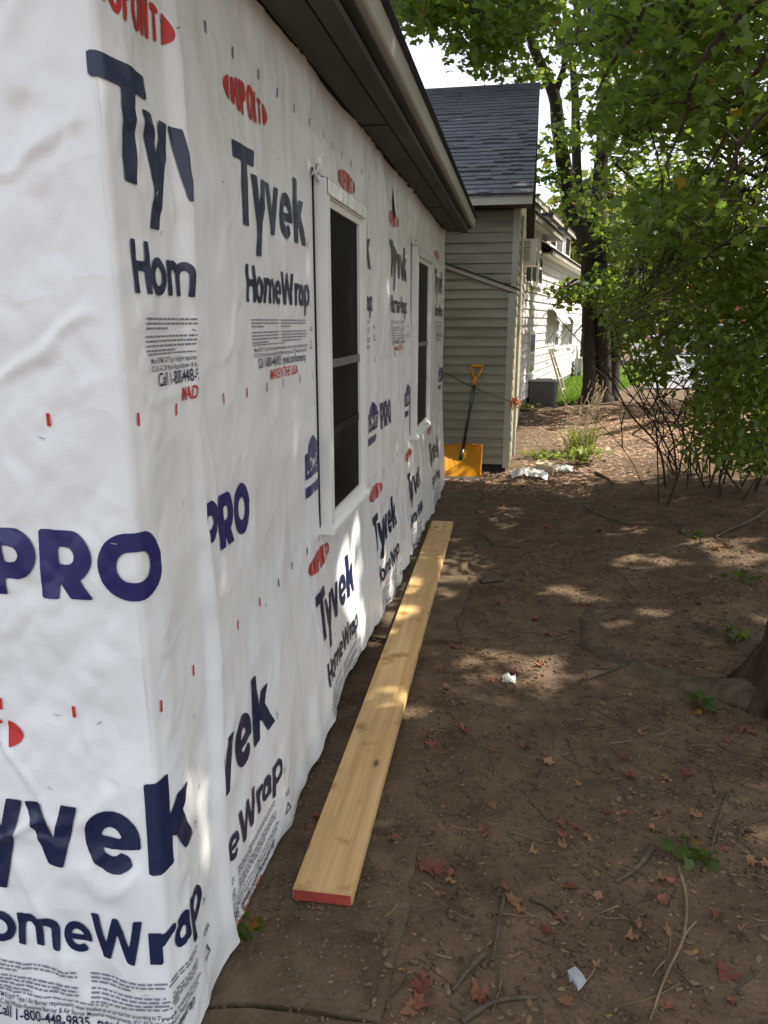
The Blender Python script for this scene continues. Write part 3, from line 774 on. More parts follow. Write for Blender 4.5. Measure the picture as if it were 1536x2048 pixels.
# window air conditioner sticking out of the gable side
mat('plastic_white', (.62, .61, .56), .5, .4, var=.05); mat('grille_dark', (.07, .07, .07), .6, .3)
acw = empty('window_air_conditioner', (.05, 10.0, 2.36), 'white window air conditioner sticking out from side of tan house', 'air conditioner', local=True)
m = MB(); m.box(-.09, .115, 0, .42, 0, .285); m.build('case', 'plastic_white', acw, world=False, bevel=.008)
m = MB(); m.box(-.072, .035, -.004, .002, .03, .255); m.build('vent_recess', 'grille_dark', acw, world=False)
for i in range(13):
    m = MB(); z = .036 + i * .0165; m.hexa([(-.072, -.010, z), (.035, -.010, z), (.035, -.003, z + .003), (-.072, -.003, z + .003), (-.072, -.010, z + .007), (.035, -.010, z + .007), (.035, -.003, z + .010), (-.072, -.003, z + .010)]); m.build('louver', 'plastic_white', acw, world=False)
m = MB(); m.box(-.10, .10, .02, .40, -.02, -.001); m.build('support_bracket', 'plastic_white', acw, world=False)

# rope from the wrapped house to the corner of the lean-to, with an orange bundle
mat('rope_dark', (.04, .035, .03), .9, .1); mat('rope_orange', (.55, .20, .07), .8, .2, var=.3, scale=30)
A = np.array([WX + .03, YE + .0, 1.16]); B = np.array([-.015, 8.50, .80])
rope = empty('tie_rope', tuple(B), 'thin dark rope stretched to lean-to corner with orange knotted bundle', 'rope')
m = MB(); m.tube([A + (B - A) * t - np.array([0, 0, .03 * math.sin(math.pi * t)]) for t in np.linspace(0, 1, 14)], .0045, 6); m.build('line', 'rope_dark', rope)
m = MB(); r = random.Random(3)
for k in range(9):
    c = B + np.array([r.uniform(-.02, .03), r.uniform(-.03, .0), r.uniform(-.05, .04)])
    m.tube([c + .035 * np.array([math.cos(t + k), .5 * math.sin(2 * t + k), math.sin(t + k * 2)]) for t in np.linspace(0, 4.5, 9)], .006, 5)
m.build('knot', 'rope_orange', rope)

# ------------------------------------------------------------------ white house
mat('white_shingle', (.50, .47, .45), .75, .25, var=.06, scale=1.6, bump=.2, bscale=50)
mat('white_trim', (.72, .70, .64), .6, .3, var=.06)
mat('old_roof', (.06, .058, .055), .95, .1, var=.3, scale=14)
mat('dark_glass', (.02, .022, .025), .12, .6)
mat('weathered', (.30, .27, .23), .85, .2, var=.3, scale=9)
mat('grey_cloth', (.34, .34, .34), .9, .1, var=.15, scale=12)
wh = empty('white_house', (-.05, 14.2, 0), 'long white shingled house with three dormers beyond the tan house', 'house', rz=-rad(9.8), local=True)
LW = 11.55
m = MB(); m.box(-6.0, -.012, 0, LW, .22, 3.3); m.build('wall', 'white_trim', wh, world=False)
m = MB(); m.box(-5.98, -.004, .01, LW - .01, -.3, .221); m.build('foundation', 'foundation', wh, world=False)
z = .2; k = 0
while z < 3.0:
    b = MB(); b.hexa([(-.014, -.01, z), (.026, -.01, z), (.026, LW + .01, z), (-.014, LW + .01, z), (-.014, -.01, z + .16), (.002, -.01, z + .16), (.002, LW + .01, z + .16), (-.014, LW + .01, z + .16)])
    b.build('shingle_course', 'white_shingle', wh, world=False); z += .155
for i in range(20):      # courses on the end facing us
    z = .2 + i * .155
    b = MB(); b.hexa([(-3, -.016, z), (-.015, -.016, z), (-.015, .004, z), (-3, .004, z), (-3, -.002, z + .16), (-.015, -.002, z + .16), (-.015, .004, z + .16), (-3, .004, z + .16)]); b.build('shingle_course', 'white_shingle', wh, world=False)
def eave(y0, y1, zt, out):
    m = MB(); m.box(-.3, out, y0, y1, zt, zt + .03); m.build('eave_soffit', 'white_trim', wh, world=False)
    m = MB(); m.box(out - .02, out + .02, y0 - .02, y1 + .02, zt - .02, zt + .085); m.build('eave_fascia', 'weathered', wh, world=False)
    m = MB(); m.hexa([(out + .05, y0 - .04, zt + .086), (out + .05, y1 + .04, zt + .086), (-2.8, y1 + .04, zt + 1.75), (-2.8, y0 - .04, zt + 1.75), (out + .05, y0 - .04, zt + .11), (out + .05, y1 + .04, zt + .11), (-2.8, y1 + .04, zt + 1.79), (-2.8, y0 - .04, zt + 1.79)]); m.build('roof', 'old_roof', wh, world=False)
    n = 0
    for q in range(n):
        y = y0 + .15 + q * .6
        m = MB(); m.prism([(.018, zt - .02), (out - .03, zt - .02), (out - .03, zt - .06), (.06, zt - .16), (.018, zt - .16)], 'y', y, y + .06); m.build('bracket', 'white_trim', wh, world=False)
eave(2.3, LW + .2, 2.98, .24)
m = MB(); m.box(-5.9, .03, -.02, 2.3, 2.9, 3.36); m.build('upper_wall', 'white_shingle', wh, world=False)
eave(-.2, 3.75, 3.36, .26)
def dormer(y0, y1, zt):
    xf = -.22
    m = MB(); m.box(-1.8, xf, y0, y1, 3.25, zt); m.build('dormer_wall', 'white_shingle', wh, world=False)
    m = MB(); m.box(-2.0, xf + .14, y0 - .12, y1 + .12, zt, zt + .05); m.build('dormer_roof', 'old_roof', wh, world=False)
    m = MB(); m.box(xf + .11, xf + .138, y0 - .115, y1 + .115, zt - .07, zt - .001); m.build('dormer_fascia', 'weathered', wh, world=False)
    yc = (y0 + y1) / 2; w_ = (y1 - y0) * .27
    f = MB(); f.box(xf - .01, xf + .03, yc - w_ - .06, yc + w_ + .06, zt - .62, zt - .09); f = f.build('window', 'white_trim', wh, world=False)
    m = MB(); m.box(xf + .012, xf + .034, yc - w_, yc + w_, zt - .57, zt - .14); m.build('pane', 'dark_glass', f, world=False)
    for zz in [3.4 + i * .12 for i in range(8)]:
        if zz + .1 < zt: 
            m = MB(); m.hexa([(-1.7, y0 - .012, zz), (xf, y0 - .012, zz), (xf, y0 + .002, zz), (-1.7, y0 + .002, zz), (-1.7, y0 - .003, zz + .118), (xf, y0 - .003, zz + .118), (xf, y0 + .002, zz + .118), (-1.7, y0 + .002, zz + .118)]); m.build('clapboard', 'white_shingle', wh, world=False)
dormer(1.9, 3.6, 4.02); dormer(4.7, 6.4, 4.02); dormer(7.6, 9.4, 4.02)
def wwin(y0, y1, z0, z1, rail=True):
    f = MB(); f.box(-.01, .045, y0 - .07, y1 + .07, z0 - .06, z1 + .07); f.box(.0, .07, y0 - .1, y1 + .1, z0 - .1, z0 - .061); f = f.build('window', 'white_trim', wh, world=False)
    m = MB(); m.box(.02, .049, y0, y1, z0, z1); m.build('pane', 'dark_glass', f, world=False)
    if rail: m = MB(); m.box(.03, .056, y0, y1, (z0 + z1) / 2 - .02, (z0 + z1) / 2 + .02); m.build('sash_rail', 'white_trim', f, world=False)
wwin(1.32, 1.9, .70, 1.42); wwin(5.0, 5.6, 1.12, 1.70); wwin(1.15, 1.65, 2.42, 2.98); wwin(1.95, 2.4, 2.42, 2.98)
wwin(8.0, 8.7, 1.05, 1.7)
# cloth awnings hung over two windows
def awning(y0, y1, z0, z1, out):
    P = np.zeros((8, 16, 3))
    for i in range(8):
        for j in range(16):
            t = i / 7; y = y0 + (y1 - y0) * j / 15
            P[i, j] = (.05 + out * t ** .8 + .02 * math.sin(j * 2.1) * t, y, z1 - (z1 - z0) * t ** 1.3 + .02 * math.sin(j * 1.3))
    m = MB(); m.grid(P); return m.build('awning', 'grey_cloth', wh, world=False, smooth=True)
awning(3.7, 5.4, 1.62, 1.98, .30); awning(6.5, 8.9, 1.58, 1.86, .34)
for y in (3.72, 5.38, 6.52, 8.88):
    m = MB(); m.tube([(.04, y, 1.2), (.30, y, 1.66)], .012, 5); m.build('awning_strut', 'weathered', wh, world=False)
# chimney stub above the roof
m = MB(); m.box(-1.9, -1.6, 1.2, 1.5, 4.0, 5.1); m.build('vent_stack', 'foundation', wh, world=False)

def wh_pt(x, y, z):
    a = -rad(9.8); return np.array([-.05 + x * math.cos(a) - y * math.sin(a), 14.2 + x * math.sin(a) + y * math.cos(a), z])
# ladder leaning on the white wall
mat('old_wood', (.42, .36, .30), .85, .2, var=.15)
p0 = wh_pt(.42, 4.1, 0)
ladder = empty('wooden_ladder', tuple(p0), 'short wooden ladder leaning on sunlit white wall', 'ladder', rz=-rad(9.8), local=True)
for y in (-.28, .28):
    m = MB(); m.hexa([(.0, y - .02, 0), (.05, y - .02, 0), (.05, y + .02, 0), (0, y + .02, 0), (-.38, y * .7 - .02, 1.06), (-.33, y * .7 - .02, 1.06), (-.33, y * .7 + .02, 1.06), (-.38, y * .7 + .02, 1.06)]); m.build('rail', 'old_wood', ladder, world=False)
for i in range(4):
    t = (i + .6) / 4.3; m = MB(); m.tube([(.025 - .38 * t, -.28 + .084 * t, 1.06 * t), (.025 - .38 * t, .28 - .084 * t, 1.06 * t)], .014, 6); m.build('rung', 'old_wood', ladder, world=False)
# electric meter box with its pipe
mat('galv', (.34, .34, .35), .45, .5, metal=.6, var=.1)
p0 = wh_pt(.16, 9.7, .1)
mb = empty('meter_box', tuple(p0), 'grey utility box with bent pipe at far end of white wall', 'utility box', rz=-rad(9.8), local=True)
m = MB(); m.box(-.08, .14, -.3, .3, .12, .52); m.build('cabinet', 'galv', mb, world=False, bevel=.01)
m = MB(); m.tube([(0, -.45, 0), (0, -.45, .75), (-.02, -.42, .82), (-.04, -.1, .84), (-.1, .3, .84)], .03, 8); m.build('pipe', 'galv', mb, world=False)
m = MB(); m.box(-.06, .12, -.25, .25, 0, .119); m.build('base', 'foundation', mb, world=False)

# outdoor condenser unit
mat('unit_grey', (.17, .165, .155), .6, .35, var=.08); mat('unit_top', (.40, .40, .40), .5, .4)
gpt = on_ground(1082, 814)
cu = empty('condenser_unit', (float(gpt[0]), float(gpt[1]), 0), 'boxy grey outdoor condenser unit beside white wall', 'air conditioner', local=True, rz=-rad(9.8))
m = MB(); m.box(-.30, .30, -.02, .58, -.05, .04); m.build('pad', 'foundation', cu, world=False)
m = MB(); m.box(-.235, .235, .035, .505, .045, .49); m.build('coil', 'grille_dark', cu, world=False)
for (x, y) in ((-.25, .02), (.21, .02), (-.25, .48), (.21, .48)):
    m = MB(); m.box(x, x + .045, y, y + .045, .04, .50); m.build('corner_post', 'unit_grey', cu, world=False, bevel=.01)
for i in range(15):
    z = .06 + i * .029
    m = MB(); m.box(-.205, .21, .018, .034, z, z + .017); m.box(.236, .252, .066, .48, z, z + .017); m.build('louver_band', 'unit_grey', cu, world=False)
m = MB(); m.box(-.27, .27, .0, .54, .50, .535); m.build('lid', 'unit_top', cu, world=False, bevel=.014)
m = MB(); m.tube([(0 + .16 * math.cos(t), .27 + .16 * math.sin(t), .542) for t in np.linspace(0, 6.28, 24)], .006, 5); m.build('fan_guard', 'grille_dark', cu, world=False)
# ------------------------------------------------------------------ things by the wall
mat('lumber', (.44, .265, .10), .65, .25, col2=(.66, .455, .215), scale=3.0, stretch=(9, .3, 9), bump=.25, bscale=60, detail=8, ramp=(.3, .7))
nt = MAT['lumber'].node_tree                     # knots
vo = nt.nodes.new('ShaderNodeTexVoronoi'); vo.inputs['Scale'].default_value = 3.4
mp2 = nt.nodes.new('ShaderNodeMapping'); mp2.inputs['Scale'].default_value = (2.4, 1.0, 1); tc2 = nt.nodes.new('ShaderNodeTexCoord')
nt.links.new(tc2.outputs['Object'], mp2.inputs[0]); nt.links.new(mp2.outputs[0], vo.inputs['Vector'])
rk = nt.nodes.new('ShaderNodeValToRGB'); rk.color_ramp.elements[0].position = .05; rk.color_ramp.elements[1].position = .12
rk.color_ramp.elements[0].color = (.30, .30, .30, 1); rk.color_ramp.elements[1].color = (1, 1, 1, 1)
nt.links.new(vo.outputs['Distance'], rk.inputs[0])
sm = nt.nodes.new('ShaderNodeTexNoise'); sm.inputs['Scale'].default_value = 9; sm.inputs['Detail'].default_value = 8; nt.links.new(tc2.outputs['Object'], sm.inputs['Vector'])
rs2 = nt.nodes.new('ShaderNodeValToRGB'); rs2.color_ramp.elements[0].position = .30; rs2.color_ramp.elements[1].position = .42; rs2.color_ramp.elements[0].color = (.55, .48, .40, 1); rs2.color_ramp.elements[1].color = (1, 1, 1, 1)
nt.links.new(sm.outputs['Fac'], rs2.inputs[0])
def mul(a, b_):
    q = nt.nodes.new('ShaderNodeMix'); q.data_type = 'RGBA'; q.blend_type = 'MULTIPLY'; q.inputs['Factor'].default_value = 1
    nt.links.new(a, q.inputs['A']); nt.links.new(b_, q.inputs['B']); return q.outputs['Result']
bs = nt.nodes['Principled BSDF']; src = bs.inputs['Base Color'].links[0].from_socket
nt.links.new(mul(mul(src, rk.outputs[0]), rs2.outputs[0]), bs.inputs['Base Color'])
mat('end_paint', (.34, .055, .045), .7, .25, var=.25, scale=20)

ang = math.atan2(-.067, 4.25)
plank = empty('lumber_plank', (-.494, 1.80, .020), 'long new yellow plank with red painted end lying along the wall', 'plank', rz=-ang, local=True)
m = MB(); m.box(-.088, .088, 0, 4.27, 0, .039); m.build('board', 'lumber', plank, world=False, bevel=.0035)
m = MB(); m.box(-.0845, .0845, -.0016, .0004, .003, .036); m.build('painted_end', 'end_paint', plank, world=False)

# snow shovel
leaf_mat('shovel_yellow', (.78, .38, .014), (.7, .3, .02), (.85, .16, .008), .40, rough=.45); mat('shaft_green', (.012, .025, .018), .35, .5); mat('grip_yellow', (.70, .30, .02), .45, .4)
sh = empty('snow_shovel', (-.56, 8.24, 0), 'yellow snow shovel with dark shaft leaning on the lean-to', 'shovel', local=True)
P = np.zeros((16, 22, 3))
for i in range(16):
    for j in range(22):
        t = i / 15; s_ = j / 21 * 2 - 1
        z = .02 + .31 * t
        y = .0 + .10 * t + .07 * (1 - math.cos(t * 1.5)) - .11 * s_ * s_ * (.3 + .7 * t) - .10 * (1 - t) ** 2 + .007 * math.sin(s_ * 26) * sst(.1, .4, t)
        x = s_ * (.205 + .022 * t) - .02 * t
        P[i, j] = (x, y, z + .01 * s_)
m = MB(); m.grid(P); Pb = P.copy(); Pb[:, :, 1] += .006
m.grid(Pb[:, ::-1]); 
rim = [tuple(P[0, j]) for j in range(22)]
m.build('blade', 'shovel_yellow', sh, world=False, smooth=True)
m = MB(); m.tube([P[15, j] + np.array([0, .003, .004]) for j in range(22)], .008, 6); m.tube([P[i, 0] for i in range(16)], .006, 6); m.tube([P[i, 21] for i in range(16)], .006, 6); m.build('rim', 'shovel_yellow', sh, world=False, smooth=True)
m = MB(); m.hexa([(-.19, -.146, .006), (.20, -.146, .014), (.20, -.138, .016), (-.19, -.138, .008), (-.19, -.136, .024), (.20, -.136, .032), (.20, -.130, .032), (-.19, -.130, .024)]); m.build('wear_strip', 'steel', sh, world=False)
b0 = np.array([-.02, .065, .17]); t0 = np.array([.10, .235, 1.03])
m = MB(); m.tube([b0, t0], .0165, 10); m.build('shaft', 'shaft_green', sh, world=False, smooth=True)
m = MB(); m.tube([b0 - np.array([.012, .01, .06]), b0 + (t0 - b0) * .14], [.03, .020], 8); m.build('socket', 'shaft_green', sh, world=False, smooth=True)
d = (t0 - b0) / np.linalg.norm(t0 - b0); sx = np.array([1.0, 0, 0])
m = MB(); m.tube([t0 - d * .05, t0 + d * .03], [.022, .022], 8)
for s_ in (-1, 1): m.tube([t0 + d * .02, t0 + d * .06 + sx * s_ * .03, t0 + d * .12 + sx * s_ * .055, t0 + d * .16 + sx * s_ * .058], .012, 7)
m.tube([t0 + d * .16 - sx * .066, t0 + d * .16 + sx * .066], .015, 8); m.build('grip', 'grip_yellow', sh, world=False, smooth=True)

# rubbish at the corner: clear plastic, a cut block, more plastic
pl = mat('film', (.55, .54, .50), .3, .4)
pl.node_tree.nodes['Principled BSDF'].inputs['Transmission Weight'].default_value = .35
def crumple(name, px, py, rx, ry, h_, seed, label):
    c = on_ground(px, py); P = np.zeros((22, 22, 3))
    for i in range(22):
        for j in range(22):
            u, v = i / 21 * 2 - 1, j / 21 * 2 - 1; f = max(0, 1 - (u * u + v * v) * .55)
            x = c[0] + u * rx * (1 + .2 * float(vn(v * 2, seed, 3))); y = c[1] + v * ry
            P[i, j] = (x, y, float(ground_z(x, y)) + .008 + h_ * f * (.4 + .6 * abs(float(vn(u * 3.1, v * 3.1, seed)))) + .02 * abs(float(vn(u * 8, v * 8, seed + 1))))
    m = MB(); m.grid(P); o = m.build(name, 'film', smooth=True); tag(o, label, 'plastic sheet'); return o
crumple('plastic_sheet', 1058, 952, .17, .20, .10, 3, 'large crumpled clear plastic sheet on ground left of cut wood block')
crumple('plastic_sheet', 1127, 942, .11, .14, .07, 8, 'small crumpled plastic scrap right of cut wood block')
c = on_ground(1090, 948)
blk = MB(); blk.box(-.10, .10, -.07, .07, -.045, .045); mat('old_block', (.48, .39, .25), .8, .2, var=.2, scale=9); bo = blk.build('wood_block', 'old_block', bevel=.004); bo.location = (c[0], c[1] + .05, c[2] + .075); bo.rotation_euler = (.25, .12, -.2)
tag(bo, 'short tan cut wood block lying between the plastic scraps', 'wood block')

# ------------------------------------------------------------------ lawn, driveway, street and far things
mat('lawn', (.14, .21, .035), .9, .2, var=.25, scale=5); mat('grass', (.20, .30, .045), .7, .2, var=.2, scale=2)
def sheet(name, poly_x, y0, y1, m_, dz, step=.5):
    ys = np.arange(y0, y1 + step, step); P = np.zeros((len(ys), 14, 3))
    for i, y in enumerate(ys):
        a, b_ = poly_x(y)
        for j in range(14):
            x = a + (b_ - a) * j / 13; P[i, j] = (x, y, float(ground_z(x, y)) + dz)
    m = MB(); m.grid(P); return tag(m.build(name, m_, smooth=True), kind='structure')
lawn_x = lambda y: (.12 + (y - 15.2) * .1725 - .1 + .02, .62 + (y - 15.0) * .34 + .5 * float(sst(15, 18, y)))
sheet('lawn', lawn_x, 15.9, 29, 'lawn', .012)
sheet('driveway', lambda y: (3.0 + (y - 19) * .12, 13.0), 19.2, 44, 'asphalt', .03)
sheet('street', lambda y: (-40, 90), 50, 60, 'street', .03, 2)
sheet('verge', lambda y: (-40, 90), 60.5, 140, 'lawn', .02, 8)
n = 26000; yy = 15.9 + RNG.random(n) ** 1.5 * 13; lx = np.array([lawn_x(y) for y in yy]); xx = lx[:, 0] + RNG.random(n) * (lx[:, 1] - lx[:, 0])
zz = ground_z(xx, yy) + .01; a = RNG.random(n) * 6.28; hh = .03 + .05 * RNG.random(n); w_ = .006 + .006 * RNG.random(n)
V = np.zeros((n, 3, 3)); V[:, 0] = np.stack([xx - w_ * np.cos(a), yy - w_ * np.sin(a), zz], 1); V[:, 1] = np.stack([xx + w_ * np.cos(a), yy + w_ * np.sin(a), zz], 1)
V[:, 2] = np.stack([xx + .03 * (RNG.random(n) - .5), yy + .03 * (RNG.random(n) - .5), zz + hh], 1)
tag(np_mesh('grass', V.reshape(-1, 3), np.arange(n * 3).reshape(-1, 3), 'grass'), 'sunlit mown grass strip beside the white house', 'grass', kind='stuff')

mat('car_white', (.62, .65, .70), .25, .5, coat=.6); mat('car_silver', (.42, .45, .50), .25, .5, coat=.6); mat('tyre', (.02, .02, .02), .9, .1); mat('bus_yellow', (.72, .38, .03), .35, .4); mat('tail', (.4, .02, .02), .3)
def car(loc, rz, m_, label, L=4.4):
    r = empty('parked_car', loc, label, 'car', 'cars on the far street', rz, local=True)
    prof = [(-L / 2, .35), (-L / 2, .78), (-L / 2 + .15, .92), (-L * .27, .98), (-L * .14, 1.42), (L * .18, 1.46), (L * .36, 1.02), (L / 2 - .1, .86), (L / 2, .7), (L / 2, .35)]
    m = MB(); m.prism([(p[0], p[1]) for p in prof], 'y', -.86, .86); m.build('body', m_, r, world=False, bevel=.05)
    for s_ in (-1, 1):
        m = MB(); m.prism([(-L * .22, 1.0), (-L * .125, 1.37), (L * .02, 1.40), (L * .02, 1.0)], 'y', s_ * .845, s_ * .87); m.build('side_window', 'dark_glass', r, world=False)
        m = MB(); m.prism([(L * .04, 1.0), (L * .04, 1.40), (L * .17, 1.41), (L * .29, 1.04)], 'y', s_ * .845, s_ * .87); m.build('side_window', 'dark_glass', r, world=False)
        for x in (-L * .31, L * .31):
            t = MB(); t.tube([(x, s_ * .70, .32), (x, s_ * .885, .32)], .32, 18); t = t.build('wheel', 'tyre', r, world=False)
            q = MB(); q.tube([(x, s_ * .87, .32), (x, s_ * .892, .32)], .19, 12); q.build('rim', 'galv', t, world=False)
        m = MB(); m.box(L / 2 - .02, L / 2 + .012, s_ * .55 - .15, s_ * .55 + .15, .62, .76); m.build('headlight', 'car_white', r, world=False)
        m = MB(); m.box(-L / 2 - .012, -L / 2 + .02, s_ * .62 - .12, s_ * .62 + .12, .7, .86); m.build('tail_light', 'tail', r, world=False)
    return r
car((3.9, 52.5, .12), 0, 'car_white', 'pale car on the street past end of white house')
car((8.6, 40.5, .12), .25, 'car_silver', 'silver car glimpsed through shrub leaves beyond the driveway')
car((11.2, 43, .12), .2, 'car_white', 'white car farther right behind the leafy shrub')
# brick building far right
mat('brick_red', (.36, .12, .09), .85, .2, var=.15, scale=3)
br = empty('brick_building', (15.5, 62.5, 0), 'distant red brick building with pale roof trim seen through the shrub', 'building', local=True)
m = MB(); m.box(-4, 12, 0, 7, 0, 3.2); m.build('wall', 'brick_red', br, world=False)
m = MB(); m.prism([(-.5, 3.2), (7.5, 3.2), (3.5, 5.2)], 'x', -4.4, 12.4); m.build('roof', 'brick_red', br, world=False)
m = MB(); m.box(-4.4, 12.4, -.52, -.42, 3.1, 3.24); m.build('eave_trim', 'white_trim', br, world=False)
for x in (-2.8, -.4, 2.2, 5):
    f = MB(); f.box(x, x + 1.1, -.05, .02, 1.1, 2.5); f = f.build('window', 'white_trim', br, world=False)
    m = MB(); m.box(x + .1, x + 1.0, -.07, .01, 1.2, 2.4); m.build('pane', 'dark_glass', f, world=False)
# ------------------------------------------------------------------ leaves
MAPLE_HALF = [(0, -.02), (.20, -.16), (.24, .02), (.52, .05), (.44, .20), (.56, .44), (.34, .40), (.27, .50), (.14, .66), (0, 1.0)]
def template(half, fold=.10):
    pts = half + [(-x, y) for x, y in half[-2:0:-1]]
    V = [(0, .28, .02)] + [(x, y, -fold * abs(x) * 1.6 - fold * max(0, y - .4) * .6) for x, y in pts]
    n = len(pts); F = [(0, 1 + i, 1 + (i + 1) % n) for i in range(n)]
    return np.array(V, float), np.array(F)
T_MAPLE = template(MAPLE_HALF)
T_MID = template([(0, 0), (.34, -.10), (.30, .08), (.56, .36), (.28, .42), (0, 1.0)])
T_OVAL = template([(0, 0), (.22, .25), (.24, .55), (0, 1.0)], .18)
T_FAR = template([(0, -.1), (.5, .2), (.3, .55), (0, 1.0)], .2)
def leaf_arrays(P, size, tmpl, up=.75, tone=None, droop=.35):
    n = len(P); TV, TF = tmpl
    N = RNG.normal(size=(n, 3)) * (1 - up); N[:, 2] += up; N /= np.linalg.norm(N, axis=1)[:, None]
    A = RNG.normal(size=(n, 3)); A[:, 2] -= droop; A -= N * np.sum(A * N, 1)[:, None]; A /= np.linalg.norm(A, axis=1)[:, None]
    B = np.cross(A, N)
    size = np.broadcast_to(size, (n,)) * (.7 + .6 * RNG.random(n))
    cup = .5 + RNG.random(n) * 1.4
    V = P[:, None] + size[:, None, None] * (TV[None, :, 0:1] * B[:, None] + TV[None, :, 1:2] * A[:, None] + (TV[None, :, 2:3] * cup[:, None, None]) * N[:, None])
    F = TF[None] + (np.arange(n) * len(TV))[:, None, None]
    tn = RNG.random(n) if tone is None else tone
    return V.reshape(-1, 3), F.reshape(-1, 3), np.repeat(tn, len(TV))
def clusters_to_leaves(C, R, per, flat=.45):
    n = len(C); k = per
    off = RNG.normal(size=(n, k, 3)) * np.array([1, 1, flat]) * .55
    return (C[:, None] + off * np.broadcast_to(R, (n,))[:, None, None]).reshape(-1, 3)

def landing(P):
    """where the sunbeam through P arrives: long wall first, else the ground"""
    tw = (P[:, 0] - (WX)) / SUN[0]; Wp = P - tw[:, None] * SUN; onw = (Wp[:, 2] > 0) & (Wp[:, 1] > YC) & (Wp[:, 1] < YE) & (Wp[:, 2] < 2.5)
    tg = P[:, 2] / SUN[2]; Gp = P - tg[:, None] * SUN
    return onw, Wp, Gp
def sun_gaps(P):
    """openings cut in the canopy so sun patches land on chosen spots: True = leaf stays"""
    onw, Wp, G = landing(P)
    x, y = G[:, 0], G[:, 1]; r = RNG.random(len(P))
    drop = np.zeros(len(P))
    bank = (x > -.95) & (x < 4.5) & (y > 8.05 + .25 * vn(x * 2.5, 0, 91)) & (y < 12.6) & ~((x < 0) & (y > 8.7))
    drop = np.where(bank & (vn(x * 1.3, y * 1.3, 93) > -.45), .97, drop)
    drop = np.where((x > -1.0) & (x < .9) & (y > 7.85) & (y < 8.75), .98, drop)
    drop = np.where((x > .1) & (x < 6) & (y > 15.8 + .5 * vn(x * 2, 3, 92)) & (y < 30), 1.0, drop)
    spot = vn(x * 2.1, y * 2.1, 94) + .6 * vn(x * 5, y * 5, 95)
    drop = np.where(~onw & (y < 8) & (spot > .44 + .6 * sst(3.6, 2.6, y)), .90, drop)
    wsp = vn(Wp[:, 1] * 2.4 + .5 * Wp[:, 2], Wp[:, 2] * 1.0, 96) + .6 * vn(Wp[:, 1] * 6, Wp[:, 2] * 2.2, 97) + .28 * sst(1.2, .1, Wp[:, 2]) - .25 * sst(1.6, 2.3, Wp[:, 2]) + .15 * sst(2, 4.5, Wp[:, 1])
    wsp = wsp - .22 * sst(3.6, 2.4, Wp[:, 1]) * sst(.6, 1.2, Wp[:, 2])
    drop = np.where(onw & (wsp > .78) & (Wp[:, 2] < 1.9), .95, drop)
    tw = ((P[:, 0] + .05) * .985 - (P[:, 1] - 14.2) * .17) / (SUN[0] * .985 - SUN[1] * .17); H = P - tw[:, None] * SUN
    drop = np.where((H[:, 2] > .1) & (H[:, 2] < 4.6) & (H[:, 1] > 15.9 + .3 * vn(H[:, 2] * 2, 0, 98)) & (H[:, 1] < 30) & (tw > 0), .97, drop)
    return r >= drop

leaf_mat('leaf_maple', (.024, .054, .010), (.092, .148, .022), (.33, .46, .045), .48, warm=(.30, .12, .02))
leaf_mat('leaf_shrub', (.036, .072, .018), (.130, .185, .035), (.38, .50, .055), .50)
leaf_mat('leaf_far', (.045, .080, .015), (.12, .17, .03), (.36, .46, .06), .46)
leaf_mat('leaf_yellow', (.09, .13, .02), (.20, .22, .03), (.36, .36, .05), .40)
leaf_mat('leaf_weed', (.09, .14, .018), (.22, .26, .04), (.36, .42, .06), .35)
mat('bark', (.020, .015, .011), .95, .05, col2=(.070, .053, .038), scale=9, stretch=(1, 1, .22), bump=1.0, bscale=22)
mat('bark_far', (.05, .042, .035), .95, .15, var=.3, scale=12, stretch=(1, 1, .2), bump=.8, bscale=30)
mat('root_bark', (.055, .040, .028), .95, .1, col2=(.12, .092, .066), scale=12, stretch=(1, 1, .5), bump=.8, bscale=40)
mat('twig', (.060, .044, .030), .9, .15, var=.3, scale=30)

def smooth_path(pts, n=6):
    pts = np.array(pts, float); out = []
    for i in range(len(pts) - 1):
        p0, p1, p2, p3 = pts[max(i - 1, 0)], pts[i], pts[i + 1], pts[min(i + 2, len(pts) - 1)]
        for t in np.linspace(0, 1, n, endpoint=False):
            out.append(.5 * (2 * p1 + (p2 - p0) * t + (2 * p0 - 5 * p1 + 4 * p2 - p3) * t * t + (-p0 + 3 * p1 - 3 * p2 + p3) * t ** 3))
    out.append(pts[-1]); return out
def limb(root, pts, name='limb', m_='bark', n=9, wob=.06):
    """pts: (x, y, z, radius)"""
    q = smooth_path(pts, 5); m = MB(); m.tube([p[:3] for p in q], [max(p[3], .004) for p in q], n, wob=wob)
    return m.build(name, m_, root, smooth=True), np.array([p[:3] for p in q])
def px_limb(root, pts, name='limb', m_='bark', n=9, wob=.06):
    return limb(root, [(*at(px, py, Y), r) for px, py, Y, r in pts], name, m_, n, wob)
def twigs(root, C, S, frac, m_='twig', r0=.007, maxlen=1.4):
    """thin twigs from the nearest limb towards a share of the leaf clumps, one joined part"""
    m = MB(); idx = RNG.random(len(C)) < frac
    for c in C[idx]:
        d = S - c; k = int(np.argmin(np.sum(d * d, 1) + 2.0 * np.maximum(0, c[2] - S[:, 2] - .2) ** 2)); s_ = S[k]
        L = np.linalg.norm(s_ - c)
        if L > maxlen: s_ = c + (s_ - c) * (maxlen / L)
        mid = (s_ + c) / 2 + RNG.normal(size=3) * .06 * L + np.array([0, 0, .10 * L])
        q = smooth_path([s_, mid, c], 3); m.tube(q, list(np.linspace(r0 * (1 + .5 * L), .003, len(q))), 4, cap=False)
    o = m.build('twigs', m_, root); o['kind'] = 'stuff'; return o
